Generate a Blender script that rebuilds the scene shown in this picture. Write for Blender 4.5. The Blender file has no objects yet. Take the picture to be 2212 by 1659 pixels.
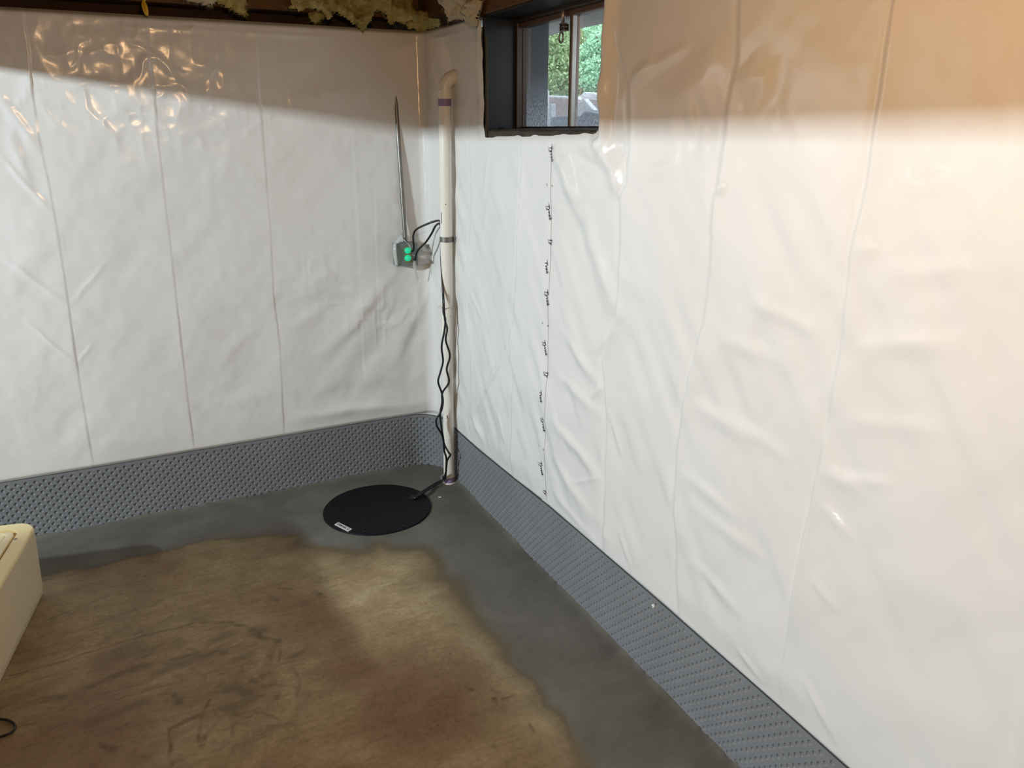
import bpy, bmesh, math, random
import numpy as np
from mathutils import Vector, Matrix

# ------------------------------------------------------------------ camera, world, lights
SC = bpy.context.scene
COL = SC.collection
CAM_POS = np.array([-1.20694, -3.25934, 1.55])
YAW, PITCH, ROLL, FPX = 0.461394, 0.320316, 0.001993, 1653.7
CX, CY, W_IMG = 1106.0, 829.5, 2212.0
_F = np.array([math.sin(YAW)*math.cos(PITCH), math.cos(YAW)*math.cos(PITCH), -math.sin(PITCH)])
_r = np.array([math.cos(YAW), -math.sin(YAW), 0.0]); _u = np.cross(_r, _F)
_R = math.cos(ROLL)*_r + math.sin(ROLL)*_u
_U = -math.sin(ROLL)*_r + math.cos(ROLL)*_u
cam_data = bpy.data.cameras.new('camera'); cam = bpy.data.objects.new('camera', cam_data); COL.objects.link(cam)
cam_data.sensor_width = 36.0; cam_data.lens = FPX/W_IMG*36.0; cam_data.clip_start = 0.02
cam.matrix_world = Matrix(((_R[0], _U[0], -_F[0], CAM_POS[0]), (_R[1], _U[1], -_F[1], CAM_POS[1]),
                           (_R[2], _U[2], -_F[2], CAM_POS[2]), (0, 0, 0, 1)))
SC.camera = cam
SC.view_settings.view_transform = 'Standard'; SC.view_settings.look = 'None'
SC.view_settings.gamma = 1.0; SC.view_settings.exposure = 0.0; SC.view_settings.use_curve_mapping = False

world = bpy.data.worlds.new('world'); SC.world = world; world.use_nodes = True
bg = world.node_tree.nodes['Background']; bg.inputs[0].default_value = (0.80, 0.92, 1.0, 1); bg.inputs[1].default_value = 3.3

L_COOL = (-4.2, -1.7, 2.13)
ld = bpy.data.lights.new('cool_tube_light', 'AREA'); ld.shape = 'RECTANGLE'; ld.size = 0.35; ld.size_y = 0.035
ld.energy = 155; ld.color = (0.84, 0.96, 1.0)
lo = bpy.data.objects.new('cool_tube_light', ld); COL.objects.link(lo); lo.location = L_COOL
lo.rotation_euler = Vector((-1.0, -0.15, 0.22)).to_track_quat('Z', 'Y').to_euler()
L_WARM = (-1.02, -2.70, 1.94)
wd = bpy.data.lights.new('warm_bulb_light', 'POINT'); wd.energy = 36; wd.color = (1.0, 0.58, 0.27); wd.shadow_soft_size = 0.035
wo = bpy.data.objects.new('warm_bulb_light', wd); COL.objects.link(wo); wo.location = L_WARM

# ------------------------------------------------------------------ helpers
rng = np.random.default_rng(7); random.seed(7)

def ray_point(px, py, axis, v=0.0):
    """point where the sight line of a photo position meets the real plane axis = v"""
    d = _F + (px-CX)/FPX*_R - (py-CY)/FPX*_U
    t = (v-CAM_POS[axis])/d[axis]
    return CAM_POS + t*d
def lw(px, py, y=0.0): return ray_point(px, py, 1, y)
def rw(px, py, x=0.0): return ray_point(px, py, 0, x)
def fl(px, py, z=0.0): return ray_point(px, py, 2, z)

def set_props(o, label=None, cat=None, group=None, kind=None):
    if label: o['label'] = label
    if cat: o['category'] = cat
    if group: o['group'] = group
    if kind: o['kind'] = kind
    return o
def empty(name, loc=(0, 0, 0), **kw):
    o = bpy.data.objects.new(name, None); COL.objects.link(o); o.location = loc; o.empty_display_size = 0.05
    return set_props(o, **kw)
def link(name, me, mat=None, parent=None, smooth=False, **kw):
    o = bpy.data.objects.new(name, me); COL.objects.link(o)
    if mat: me.materials.append(mat)
    if smooth: me.shade_smooth()
    if parent:
        o.parent = parent
        o.matrix_parent_inverse = Matrix.Translation(-Vector(parent_loc(parent)))
    return set_props(o, **kw)
def parent_loc(p):
    v = Vector(p.location)
    while p.parent: p = p.parent
    return v if p else v
def mesh(name, verts, faces):
    me = bpy.data.meshes.new(name); me.from_pydata([tuple(v) for v in verts], [], [tuple(f) for f in faces]); me.update()
    return me
def np_mesh(name, V, Fq):
    """fast mesh from numpy arrays (quads)"""
    me = bpy.data.meshes.new(name); n = len(V); m = len(Fq); k = Fq.shape[1]
    me.vertices.add(n); me.vertices.foreach_set('co', np.ascontiguousarray(V, dtype=np.float32).ravel())
    me.loops.add(m*k); me.loops.foreach_set('vertex_index', np.ascontiguousarray(Fq, dtype=np.int32).ravel())
    me.polygons.add(m); me.polygons.foreach_set('loop_start', np.arange(0, m*k, k, dtype=np.int32))
    me.update(calc_edges=True); me.validate()
    return me
def grid_faces(nu, nv, keep=None):
    i = np.arange(nu-1)[:, None]; j = np.arange(nv-1)[None, :]
    a = i*nv+j
    Fq = np.stack([a, a+nv, a+nv+1, a+1], -1).reshape(-1, 4)
    if keep is not None: Fq = Fq[keep.reshape(-1)]
    return Fq
def compact(V, Fq, extra=()):
    used = np.unique(Fq); mp = -np.ones(len(V), dtype=np.int64); mp[used] = np.arange(len(used))
    return V[used], mp[Fq], [e[used] for e in extra]
def bm_mesh(name, bm):
    me = bpy.data.meshes.new(name); bmesh.ops.recalc_face_normals(bm, faces=bm.faces); bm.to_mesh(me); bm.free(); return me
def box_bm(bm, lo, hi, bev=0.0, M=None):
    r = bmesh.ops.create_cube(bm, size=1.0); vs = r['verts']
    for v in vs:
        v.co = Vector([lo[i]+(v.co[i]+0.5)*(hi[i]-lo[i]) for i in range(3)])
    if bev > 0:
        es = list({e for v in vs for e in v.link_edges})
        res = bmesh.ops.bevel(bm, geom=es, offset=bev, segments=2, affect='EDGES', profile=0.5)
        vs = list({v for f in res['faces'] for v in f.verts} | {v for v in vs if v.is_valid})
    if M is not None:
        for v in vs:
            if v.is_valid: v.co = M @ v.co
def box(name, lo, hi, mat, parent=None, bev=0.0, M=None, **kw):
    bm = bmesh.new(); box_bm(bm, lo, hi, bev, M); return link(name, bm_mesh(name, bm), mat, parent, **kw)
def smooth_path(pts, n=6):
    """Catmull-Rom through the points"""
    P = [np.array(p, float) for p in pts]; P = [2*P[0]-P[1]]+P+[2*P[-1]-P[-2]]
    out = []
    for i in range(1, len(P)-2):
        for k in range(n):
            t = k/n
            out.append(0.5*((2*P[i])+(-P[i-1]+P[i+1])*t+(2*P[i-1]-5*P[i]+4*P[i+1]-P[i+2])*t*t+(-P[i-1]+3*P[i]-3*P[i+1]+P[i+2])*t**3))
    out.append(P[-2]); return out
def tube_mesh(name, pts, rad, seg=10, caps=True):
    pts = [Vector(p) for p in pts]; n = len(pts)
    rads = rad if hasattr(rad, '__len__') else [rad]*n
    verts, faces = [], []; up = None
    for i, p in enumerate(pts):
        t = (pts[min(i+1, n-1)]-pts[max(i-1, 0)]).normalized()
        if up is None:
            up = Vector((0, 0, 1)) if abs(t.z) < 0.9 else Vector((1, 0, 0))
        a = (up-t*up.dot(t)).normalized(); up = a; b = t.cross(a)
        for k in range(seg):
            an = 2*math.pi*k/seg; verts.append(p+(a*math.cos(an)+b*math.sin(an))*rads[i])
    for i in range(n-1):
        for k in range(seg):
            k2 = (k+1) % seg; faces.append((i*seg+k, i*seg+k2, (i+1)*seg+k2, (i+1)*seg+k))
    if caps:
        faces.append(tuple(range(seg))[::-1]); faces.append(tuple((n-1)*seg+k for k in range(seg)))
    return mesh(name, verts, faces)
def tube(name, pts, rad, mat, parent=None, seg=10, **kw):
    o = link(name, tube_mesh(name, pts, rad, seg), mat, parent, True, **kw); add_sharp(o, 50); return o
def lathe(name, prof, mat, parent=None, seg=32, M=None, **kw):
    """revolve (r, z) pairs about z"""
    verts, faces = [], []; n = len(prof)
    for r, z in prof:
        for k in range(seg):
            a = 2*math.pi*k/seg; verts.append(Vector((r*math.cos(a), r*math.sin(a), z)))
    for i in range(n-1):
        for k in range(seg):
            k2 = (k+1) % seg; faces.append((i*seg+k, i*seg+k2, (i+1)*seg+k2, (i+1)*seg+k))
    faces.append(tuple(range(seg))[::-1]); faces.append(tuple((n-1)*seg+k for k in range(seg)))
    if M is not None: verts = [M @ v for v in verts]
    o = link(name, mesh(name, verts, faces), mat, parent, **kw)
    bm = bmesh.new(); bm.from_mesh(o.data); bmesh.ops.recalc_face_normals(bm, faces=bm.faces)
    bm.to_mesh(o.data); bm.free(); o.data.shade_smooth(); add_sharp(o); return o
def add_sharp(o, ang=35):
    try: o.data.set_sharp_from_angle(angle=math.radians(ang))
    except Exception: pass

# smooth lattice noise, vectorised
_tabs = {}
def vnoise(x, y, seed=0):
    if seed not in _tabs: _tabs[seed] = np.random.default_rng(1000+seed).uniform(-1, 1, (256, 256))
    T = _tabs[seed]
    xi = np.floor(x).astype(int); yi = np.floor(y).astype(int); fx = x-xi; fy = y-yi
    fx = fx*fx*fx*(fx*(fx*6-15)+10); fy = fy*fy*fy*(fy*(fy*6-15)+10)
    g = lambda a, b: T[a & 255, b & 255]
    return (g(xi, yi)*(1-fx)+g(xi+1, yi)*fx)*(1-fy)+(g(xi, yi+1)*(1-fx)+g(xi+1, yi+1)*fx)*fy
def sstep(a, b, x):
    t = np.clip((x-a)/(b-a), 0, 1); return t*t*(3-2*t)

# ------------------------------------------------------------------ materials
class NT:
    def __init__(self, name):
        self.m = bpy.data.materials.new(name); self.m.use_nodes = True
        self.t = self.m.node_tree; self.n = self.t.nodes; self.b = self.n['Principled BSDF']
    def node(self, typ, **kw):
        n = self.n.new(typ)
        for k, v in kw.items(): setattr(n, k, v)
        return n
    def link(self, a, b): self.t.links.new(a, b)
    def noise(self, scale, detail=4, rough=0.55, vec=None, dist=0.0):
        n = self.node('ShaderNodeTexNoise'); n.inputs['Scale'].default_value = scale
        n.inputs['Detail'].default_value = detail; n.inputs['Roughness'].default_value = rough; n.inputs['Distortion'].default_value = dist
        if vec is not None: self.link(vec, n.inputs['Vector'])
        return n.outputs['Fac']
    def pos(self, scale=(1, 1, 1), rot=(0, 0, 0)):
        g = self.node('ShaderNodeNewGeometry'); mp = self.node('ShaderNodeMapping')
        mp.inputs['Scale'].default_value = scale; mp.inputs['Rotation'].default_value = rot
        self.link(g.outputs['Position'], mp.inputs['Vector']); return mp.outputs['Vector']
    def obj(self, scale=(1, 1, 1)):
        g = self.node('ShaderNodeTexCoord'); mp = self.node('ShaderNodeMapping'); mp.inputs['Scale'].default_value = scale
        self.link(g.outputs['Object'], mp.inputs['Vector']); return mp.outputs['Vector']
    def ramp(self, fac, stops):
        r = self.node('ShaderNodeValToRGB'); e = r.color_ramp.elements
        while len(e) < len(stops): e.new(0.5)
        for i, (p, c) in enumerate(stops):
            e[i].position = p; e[i].color = c if len(c) == 4 else (*c, 1)
        self.link(fac, r.inputs['Fac']); return r.outputs['Color']
    def mix(self, fac, a, b, mode='MIX'):
        m = self.node('ShaderNodeMix'); m.data_type = 'RGBA'; m.blend_type = mode
        for s, v in ((m.inputs[0], fac), (m.inputs[6], a), (m.inputs[7], b)):
            if isinstance(v, (int, float)): s.default_value = v
            elif isinstance(v, tuple): s.default_value = v if len(v) == 4 else (*v, 1)
            else: self.link(v, s)
        return m.outputs[2]
    def math(self, op, a, b=None, clamp=False):
        m = self.node('ShaderNodeMath'); m.operation = op; m.use_clamp = clamp
        for s, v in zip(m.inputs, (a, b)):
            if v is None: continue
            if isinstance(v, (int, float)): s.default_value = v
            else: self.link(v, s)
        return m.outputs[0]
    def bump(self, h, strength=0.3, dist=0.002):
        b = self.node('ShaderNodeBump'); b.inputs['Strength'].default_value = strength; b.inputs['Distance'].default_value = dist
        self.link(h, b.inputs['Height']); self.link(b.outputs['Normal'], self.b.inputs['Normal'])
    def set(self, base=None, rough=None, metal=None, spec=None, coat=None):
        for k, v in (('Base Color', base), ('Roughness', rough), ('Metallic', metal), ('Specular IOR Level', spec), ('Coat Weight', coat)):
            if v is None: continue
            s = self.b.inputs[k]
            if isinstance(v, (int, float)): s.default_value = v
            elif isinstance(v, tuple): s.default_value = v if len(v) == 4 else (*v, 1)
            else: self.link(v, s)
        return self
    def attr(self, name):
        a = self.node('ShaderNodeAttribute'); a.attribute_name = name; return a.outputs['Fac']

def plain(name, c, rough=0.5, metal=0.0, var=0.12, scale=30.0, bump=0.0, spec=0.5):
    t = NT(name); nz = t.noise(scale, 5, 0.6, t.pos())
    t.set(t.mix(nz, tuple(x*(1-var) for x in c), tuple(min(1, x*(1+var)) for x in c)), rough, metal, spec)
    if bump: t.bump(nz, bump, 0.003)
    return t.m

def mk_sheet():
    t = NT('white_poly_sheeting'); p = t.pos()
    big = t.noise(2.5, 3, 0.5, p)
    t.set(t.mix(big, (0.70, 0.70, 0.695), (0.76, 0.76, 0.755)), None, 0.0, 0.5)
    rr = t.node('ShaderNodeMapRange'); rr.inputs[3].default_value = 0.14; rr.inputs[4].default_value = 0.26
    t.link(t.noise(6, 3, 0.5, p), rr.inputs[0]); t.link(rr.outputs[0], t.b.inputs['Roughness'])
    t.bump(t.noise(38, 3, 0.55, p), 0.10, 0.004)
    return t.m
M_SHEET = mk_sheet()
M_TAPE = plain('seam_tape_film', (0.74, 0.74, 0.735), 0.22, 0, 0.03, 20)
M_INK = plain('navy_print', (0.012, 0.014, 0.045), 0.5, 0, 0.1)
def mk_board():
    t = NT('grey_dimple_plastic'); p = t.pos()
    n1 = t.noise(7, 4, 0.55, p); n2 = t.noise(240, 3, 0.5, p)
    c = t.mix(n1, (0.165, 0.175, 0.192), (0.215, 0.225, 0.242))
    t.set(c, 0.30, 0, 0.5); t.bump(n2, 0.12, 0.0015); return t.m
M_BOARD = mk_board()

def mk_floor():
    t = NT('stained_concrete'); p = t.pos()
    n_big = t.noise(1.7, 5, 0.6, p, 0.5); n_mid = t.noise(7, 6, 0.65, p, 0.3); n_fine = t.noise(70, 6, 0.7, p)
    n_str = t.noise(6, 5, 0.6, t.pos((1.3, 6, 1), (0, 0, 0.25)), 0.6)
    brown = t.ramp(n_mid, [(0.25, (0.205, 0.148, 0.076)), (0.5, (0.315, 0.240, 0.134)), (0.75, (0.41, 0.332, 0.208))])
    rust = t.mix(t.ramp(n_big, [(0.47, (0, 0, 0)), (0.68, (1, 1, 1))]), brown, (0.215, 0.128, 0.066))
    streak = t.mix(t.math('MULTIPLY', t.ramp(n_str, [(0.5, (0, 0, 0)), (0.72, (1, 1, 1))]), 0.35), rust, (0.115, 0.075, 0.034))
    fine = t.mix(0.45, streak, t.ramp(n_fine, [(0.3, (0.28, 0.28, 0.28)), (0.7, (0.72, 0.72, 0.72))]), 'OVERLAY')
    mark = t.math('MULTIPLY', t.attr('mark'), t.ramp(n_fine, [(0.25, (0.35,)*3), (0.6, (1, 1, 1))]), True)
    marked = t.mix(mark, fine, (0.060, 0.037, 0.014))
    # damp rim of the slab beside the fresh cement
    wet = t.mix(t.math('MULTIPLY', t.attr('wet'), 0.78, True), marked, (0.085, 0.058, 0.026))
    gn = t.noise(4, 5, 0.6, p, 0.4); gs = t.noise(18, 5, 0.6, t.pos((1, 3, 1), (0, 0, -0.6)))
    grey = t.ramp(gn, [(0.3, (0.092, 0.087, 0.074)), (0.55, (0.128, 0.122, 0.107)), (0.8, (0.162, 0.154, 0.138))])
    grey = t.mix(0.3, grey, t.ramp(gs, [(0.3, (0.38,)*3), (0.7, (0.62,)*3)]), 'OVERLAY')
    speck = t.node('ShaderNodeTexVoronoi'); speck.inputs['Scale'].default_value = 26; t.link(p, speck.inputs['Vector'])
    sp = t.ramp(speck.outputs['Distance'], [(0.0, (1, 1, 1)), (0.055, (1, 1, 1)), (0.085, (0, 0, 0))])
    sp = t.math('MULTIPLY', sp, t.ramp(t.noise(9, 3, 0.5, p), [(0.55, (0, 0, 0)), (0.68, (1, 1, 1))]))
    col = t.mix(t.math('MULTIPLY', t.attr('rim'), 0.62), t.mix(t.attr('cement'), wet, grey), (0.068, 0.058, 0.042))
    col = t.mix(t.math('MULTIPLY', sp, 0.7), col, (0.03, 0.024, 0.016))
    t.set(col, None, 0, 0.4)
    rg = t.node('ShaderNodeMapRange'); rg.inputs[3].default_value = 0.42; rg.inputs[4].default_value = 0.70
    t.link(n_mid, rg.inputs[0]); t.link(rg.outputs[0], t.b.inputs['Roughness'])
    t.bump(t.math('ADD', t.math('MULTIPLY', n_fine, 0.5), n_mid), 0.25, 0.004)
    return t.m
M_FLOOR = mk_floor()
def mk_wood(name, a, b, sc=(1, 14, 14)):
    t = NT(name); n = t.noise(5, 5, 0.6, t.pos(sc), 0.6)
    t.set(t.mix(n, a, b), 0.75, 0, 0.25); t.bump(n, 0.3, 0.003); return t.m
M_WOODX = mk_wood('old_pine_sill', (0.075, 0.036, 0.014), (0.19, 0.10, 0.042), (1, 14, 18))
M_WOODY = mk_wood('old_pine_header', (0.060, 0.030, 0.012), (0.17, 0.09, 0.04), (14, 1, 18))
M_DARKWOOD = mk_wood('dark_subfloor', (0.03, 0.017, 0.009), (0.07, 0.04, 0.02))
M_CONC = plain('block_wall', (0.30, 0.29, 0.27), 0.9, 0, 0.2, 8, 0.3)
M_PVC = None
def mk_pvc():
    t = NT('white_pvc'); p = t.pos(); v = t.node('ShaderNodeTexVoronoi'); v.inputs['Scale'].default_value = 42; t.link(p, v.inputs['Vector'])
    sp = t.ramp(v.outputs['Distance'], [(0.0, (1, 1, 1)), (0.09, (1, 1, 1)), (0.14, (0, 0, 0))])
    sp = t.math('MULTIPLY', sp, t.ramp(t.noise(14, 2, 0.5, p), [(0.5, (0, 0, 0)), (0.6, (1, 1, 1))]))
    base = t.mix(t.noise(5, 4, 0.6, p), (0.74, 0.715, 0.65), (0.84, 0.82, 0.76))
    t.set(t.mix(sp, base, (0.10, 0.07, 0.04)), 0.33, 0, 0.5); return t.m
M_PVC = mk_pvc()
M_PRIMER = plain('purple_primer', (0.24, 0.19, 0.36), 0.4, 0, 0.35, 60)
M_STEEL = plain('galvanised_steel', (0.22, 0.22, 0.21), 0.42, 0.85, 0.45, 60, 0.1)
M_BOXGREY = plain('grey_enamel_box', (0.20, 0.225, 0.225), 0.45, 0.3, 0.15, 50)
M_CORD = plain('black_rubber_cord', (0.006, 0.006, 0.007), 0.38, 0, 0.2)
M_LID = plain('black_lid_plastic', (0.0036, 0.0042, 0.0066), 0.55, 0, 0.25, 9, 0, 0.18)
M_LIDDARK = plain('black_lid_bolt', (0.003, 0.003, 0.004), 0.5)
M_LABEL = plain('white_paper_label', (0.60, 0.60, 0.57), 0.6, 0, 0.04)
M_TIE = plain('clear_nylon_tie', (0.62, 0.60, 0.56), 0.35)
M_BUTTON = plain('white_nylon_button', (0.75, 0.75, 0.73), 0.4)
M_BLUEMETAL = plain('slate_blue_enamel', (0.014, 0.016, 0.021), 0.42, 0.0, 0.18, 40, 0.08, 0.35)
M_FRAME = plain('bronze_window_frame', (0.045, 0.030, 0.022), 0.4, 0.35, 0.3, 30)
M_MULL = plain('bronze_mullion', (0.15, 0.10, 0.075), 0.35, 0.4, 0.25, 30)
M_SILL = plain('grimy_window_sill', (0.055, 0.045, 0.033), 0.7, 0, 0.5, 22, 0.4)
M_LATCH = plain('dull_zinc_latch', (0.36, 0.35, 0.33), 0.35, 0.7, 0.2, 40)
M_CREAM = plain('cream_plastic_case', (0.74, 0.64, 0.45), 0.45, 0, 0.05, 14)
M_CREAMTOP = plain('lamplit_plastic_top', (0.98, 0.83, 0.46), 0.42, 0, 0.06, 14)  # brighter and yellower than the case: lamplight on the top put into its colour
M_CREAMRIB = plain('lamplit_grille', (0.98, 0.88, 0.58), 0.45, 0, 0.05, 14)  # grille carries the same lamplight in its colour
M_GROOVE = plain('brown_groove', (0.40, 0.24, 0.07), 0.6, 0, 0.1)
def mk_flap():
    t = NT('clear_poly_flap'); t.set((0.74, 0.75, 0.74), 0.12, 0, 0.6)
    tr = t.node('ShaderNodeBsdfTransparent'); mx = t.node('ShaderNodeMixShader'); mx.inputs[0].default_value = 0.42
    t.link(tr.outputs[0], mx.inputs[1]); t.link(t.b.outputs[0], mx.inputs[2]); t.link(mx.outputs[0], t.n['Material Output'].inputs['Surface']); return t.m
M_FLAP = mk_flap()
def mk_green():
    t = NT('lit_green_plug'); t.set((0.02, 0.55, 0.30), 0.25)
    t.b.inputs['Emission Color'].default_value = (0.02, 0.85, 0.42, 1); t.b.inputs['Emission Strength'].default_value = 0.30; return t.m
M_GREEN = mk_green()
M_OUTLET = plain('brown_outlet_face', (0.24, 0.17, 0.08), 0.5)
def mk_insul():
    t = NT('fibreglass_wool'); p = t.pos((1, 1, 1)); n = t.noise(22, 6, 0.7, p, 1.2); s = t.noise(90, 4, 0.7, t.pos((1, 1, 3)), 1.0)
    c = t.ramp(n, [(0.3, (0.26, 0.20, 0.055)), (0.55, (0.48, 0.42, 0.17)), (0.8, (0.60, 0.56, 0.33))])
    t.set(t.mix(0.4, c, t.ramp(s, [(0.3, (0.3,)*3), (0.7, (0.7,)*3)]), 'OVERLAY'), 0.95, 0, 0.1); t.bump(s, 0.8, 0.006); return t.m
M_INSUL = mk_insul()
def mk_insul2():
    t = NT('pale_wool'); n = t.noise(30, 6, 0.7, t.pos(), 0.8)
    t.set(t.mix(n, (0.42, 0.36, 0.25), (0.62, 0.56, 0.43)), 0.95, 0, 0.1); t.bump(n, 0.7, 0.006); return t.m
M_INSULPALE = mk_insul2()
M_YELLOW = plain('yellow_cable', (0.62, 0.40, 0.02), 0.4)
def mk_glass():
    t = NT('dusty_glass'); n = t.n; out = n['Material Output']; p = t.pos()
    tr = t.node('ShaderNodeBsdfTransparent'); gl = t.node('ShaderNodeBsdfGlossy'); gl.inputs['Roughness'].default_value = 0.02
    df = t.node('ShaderNodeBsdfDiffuse'); df.inputs['Color'].default_value = (0.55, 0.60, 0.66, 1)
    tl = t.node('ShaderNodeBsdfTranslucent'); tl.inputs['Color'].default_value = (0.62, 0.70, 0.80, 1)
    ad = t.node('ShaderNodeMixShader'); t.link(df.outputs[0], ad.inputs[1]); t.link(tl.outputs[0], ad.inputs[2]); ad.inputs[0].default_value = 0.6
    fr = t.node('ShaderNodeFresnel'); fr.inputs['IOR'].default_value = 1.45
    m1 = t.node('ShaderNodeMixShader'); m1.inputs[0].default_value = 0.07; t.link(tr.outputs[0], m1.inputs[1]); t.link(gl.outputs[0], m1.inputs[2])
    # dirt splashed up from the sill: denser low on the pane
    g = t.node('ShaderNodeNewGeometry'); sx = t.node('ShaderNodeSeparateXYZ'); t.link(g.outputs['Position'], sx.inputs[0])
    low = t.node('ShaderNodeMapRange'); low.inputs[1].default_value = 1.74; low.inputs[2].default_value = 1.56; low.inputs[3].default_value = 0.12; low.inputs[4].default_value = 0.75
    t.link(sx.outputs['Z'], low.inputs[0])
    dirt = t.math('MULTIPLY', low.outputs[0], t.ramp(t.noise(120, 4, 0.7, p), [(0.35, (0.25,)*3), (0.65, (1, 1, 1))]))
    m2 = t.node('ShaderNodeMixShader'); t.link(dirt, m2.inputs[0]); t.link(m1.outputs[0], m2.inputs[1]); t.link(ad.outputs[0], m2.inputs[2])
    t.link(m2.outputs[0], out.inputs['Surface']); return t.m
M_GLASS = mk_glass()
def mk_leaf(name, a, b):
    t = NT(name); n = t.noise(6, 3, 0.6, t.pos()); t.set(t.mix(n, a, b), 0.6, 0, 0.3)
    return t.m
M_LEAF1 = mk_leaf('olive_leaf', (0.16, 0.24, 0.10), (0.38, 0.50, 0.26))
M_LEAF2 = mk_leaf('mint_leaf', (0.32, 0.56, 0.36), (0.55, 0.82, 0.58))
M_TWIG = plain('twig_bark', (0.30, 0.22, 0.15), 0.8)
M_EAVE = plain('weathered_white_eave', (0.36, 0.36, 0.37), 0.8, 0, 0.35, 14)
M_SOIL = plain('garden_soil', (0.20, 0.18, 0.15), 0.9, 0, 0.4, 12)
def stone(name, c): return plain(name, c, 0.85, 0, 0.35, 26, 0.3)
M_ST1 = stone('pale_stone', (0.62, 0.64, 0.68)); M_ST2 = stone('pinkish_stone', (0.42, 0.33, 0.33)); M_ST3 = stone('slate_stone', (0.19, 0.22, 0.28))
M_WHITECAB = plain('white_cabinet_paint', (0.62, 0.61, 0.58), 0.5, 0, 0.05)

# ------------------------------------------------------------------ sheet surfaces (u < 0: left wall x = u; u > 0: right wall y = -u)
RC = 0.045
RB = 0.13
arc = RB*math.pi/2
def board_xy(s):
    """s: path length, negative on the left wall, positive on the right wall, 0 at mid-arc"""
    h = arc/2; t = np.clip((s+h)/arc, 0, 1)*np.pi/2
    x = np.where(s < -h, -RB+(s+h), np.where(s > h, 0.0, -RB+RB*np.sin(t))); y = np.where(s < -h, 0.0, np.where(s > h, -RB-(s-h), -RB+RB*np.cos(t)))
    return x, y, np.sin(t), np.cos(t)
def board_top(s):
    h = arc/2
    xs = [-3.4, -1.458+RB-h, -0.715+RB-h, -0.32+RB-h, 0, 0.52-RB+h, 0.85-RB+h, 1.109-RB+h, 1.747-RB+h, 2.243-RB+h, 2.406-RB+h, 3.6]
    zs_ = [0.260, 0.261, 0.263, 0.266, 0.262, 0.259, 0.268, 0.279, 0.279, 0.273, 0.269, 0.268]
    return np.interp(s, xs, zs_)
def wall_uv(pts):
    out = []
    for (px, py) in pts:
        P = lw(px, py)
        if P[0] > 0: P = rw(px, py); out.append((-P[1], P[2]))
        else: out.append((P[0], P[2]))
    return out
def L(*pts): return [(lw(*q)[0], lw(*q)[2]) for q in pts]
def Rr(*pts): return [(-rw(*q)[1], rw(*q)[2]) for q in pts]

CREASES = [  # polyline, amplitude, width on the low-u side, width on the high-u side
    (L((50, 30), (62, 100), (70, 200), (85, 300), (110, 420), (130, 540), (145, 640), (158, 735), (175, 850), (190, 940), (203, 1012)), 0.0032, 0.040, 0.0018),
    (L((315, 60), (320, 120), (333, 200), (340, 300), (352, 400), (372, 570), (385, 690), (400, 820), (412, 920), (421, 980)), 0.0032, 0.045, 0.0018),
    (L((553, 80), (558, 180), (568, 300), (575, 400), (583, 500), (590, 640), (603, 740), (606, 790), (610, 880), (614, 945)), 0.0030, 0.040, 0.0018),
    (L((765, 300), (775, 500), (785, 740), (790, 800)), 0.0012, 0.006, 0.01),
    (L((812, 430), (815, 560), (820, 720)), 0.0010, 0.005, 0.008),
    (Rr((1020, 280), (1022, 420), (1015, 560), (1010, 680), (1022, 760), (1024, 860), (1015, 905), (1025, 965)), 0.008, 0.008, 0.025),
    (Rr((1130, 320), (1130, 380), (1126, 460), (1122, 560), (1118, 680), (1108, 735), (1115, 800), (1112, 880), (1115, 930), (1112, 985), (1112, 1040)), 0.006, 0.007, 0.025),
    (Rr((1340, 60), (1355, 130), (1368, 180), (1369, 300), (1365, 400), (1352, 430), (1350, 560), (1345, 680), (1312, 775), (1318, 850), (1322, 950), (1315, 1100), (1308, 1205)), 0.013, 0.009, 0.045),
    (Rr((1607, 0), (1603, 125), (1580, 230), (1570, 330), (1558, 400), (1552, 430), (1545, 560), (1530, 700), (1505, 800), (1480, 920), (1470, 1050), (1470, 1200), (1472, 1345)), 0.013, 0.009, 0.06),
    (Rr((1945, -10), (1925, 100), (1880, 400), (1845, 555), (1830, 700), (1805, 850), (1780, 1000), (1750, 1150), (1720, 1340), (1690, 1540)), 0.009, 0.006, 0.04),
    (Rr((2220, 1500), (2205, 1600), (2185, 1700)), 0.006, 0.01, 0.03),
]
FOLDS = []   # (u0, z0, u1, z1, amplitude, width)
def fold(a, b, amp, wid, right=False):
    f = Rr if right else L
    (u0, z0), (u1, z1) = f(a, b); FOLDS.append((u0, z0, u1, z1, amp*(0.72 if right else 0.60), wid*1.1))
# left wall: slack below the outlet, swag above the board, small diagonals
fold((862, 575), (690, 780), 0.014, 0.035); fold((900, 580), (740, 880), -0.012, 0.05); fold((935, 610), (840, 800), 0.012, 0.03)
fold((905, 640), (880, 860), -0.010, 0.04); fold((620, 905), (945, 868), 0.016, 0.030); fold((640, 860), (930, 830), -0.010, 0.05)
fold((0, 335), (112, 455), 0.005, 0.010); fold((0, 548), (150, 660), 0.004, 0.010); fold((50, 687), (165, 785), 0.004, 0.008)
fold((150, 660), (235, 555), 0.003, 0.010); fold((165, 785), (200, 740), 0.003, 0.008); fold((600, 720), (720, 650), 0.006, 0.03)
fold((0, 200), (90, 330), 0.007, 0.02); fold((20, 260), (70, 420), 0.006, 0.02); fold((570, 230), (790, 190), 0.007, 0.05)
fold((560, 700), (460, 800), 0.005, 0.03); fold((620, 640), (760, 560), 0.006, 0.04); fold((440, 880), (600, 840), 0.004, 0.04)
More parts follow.
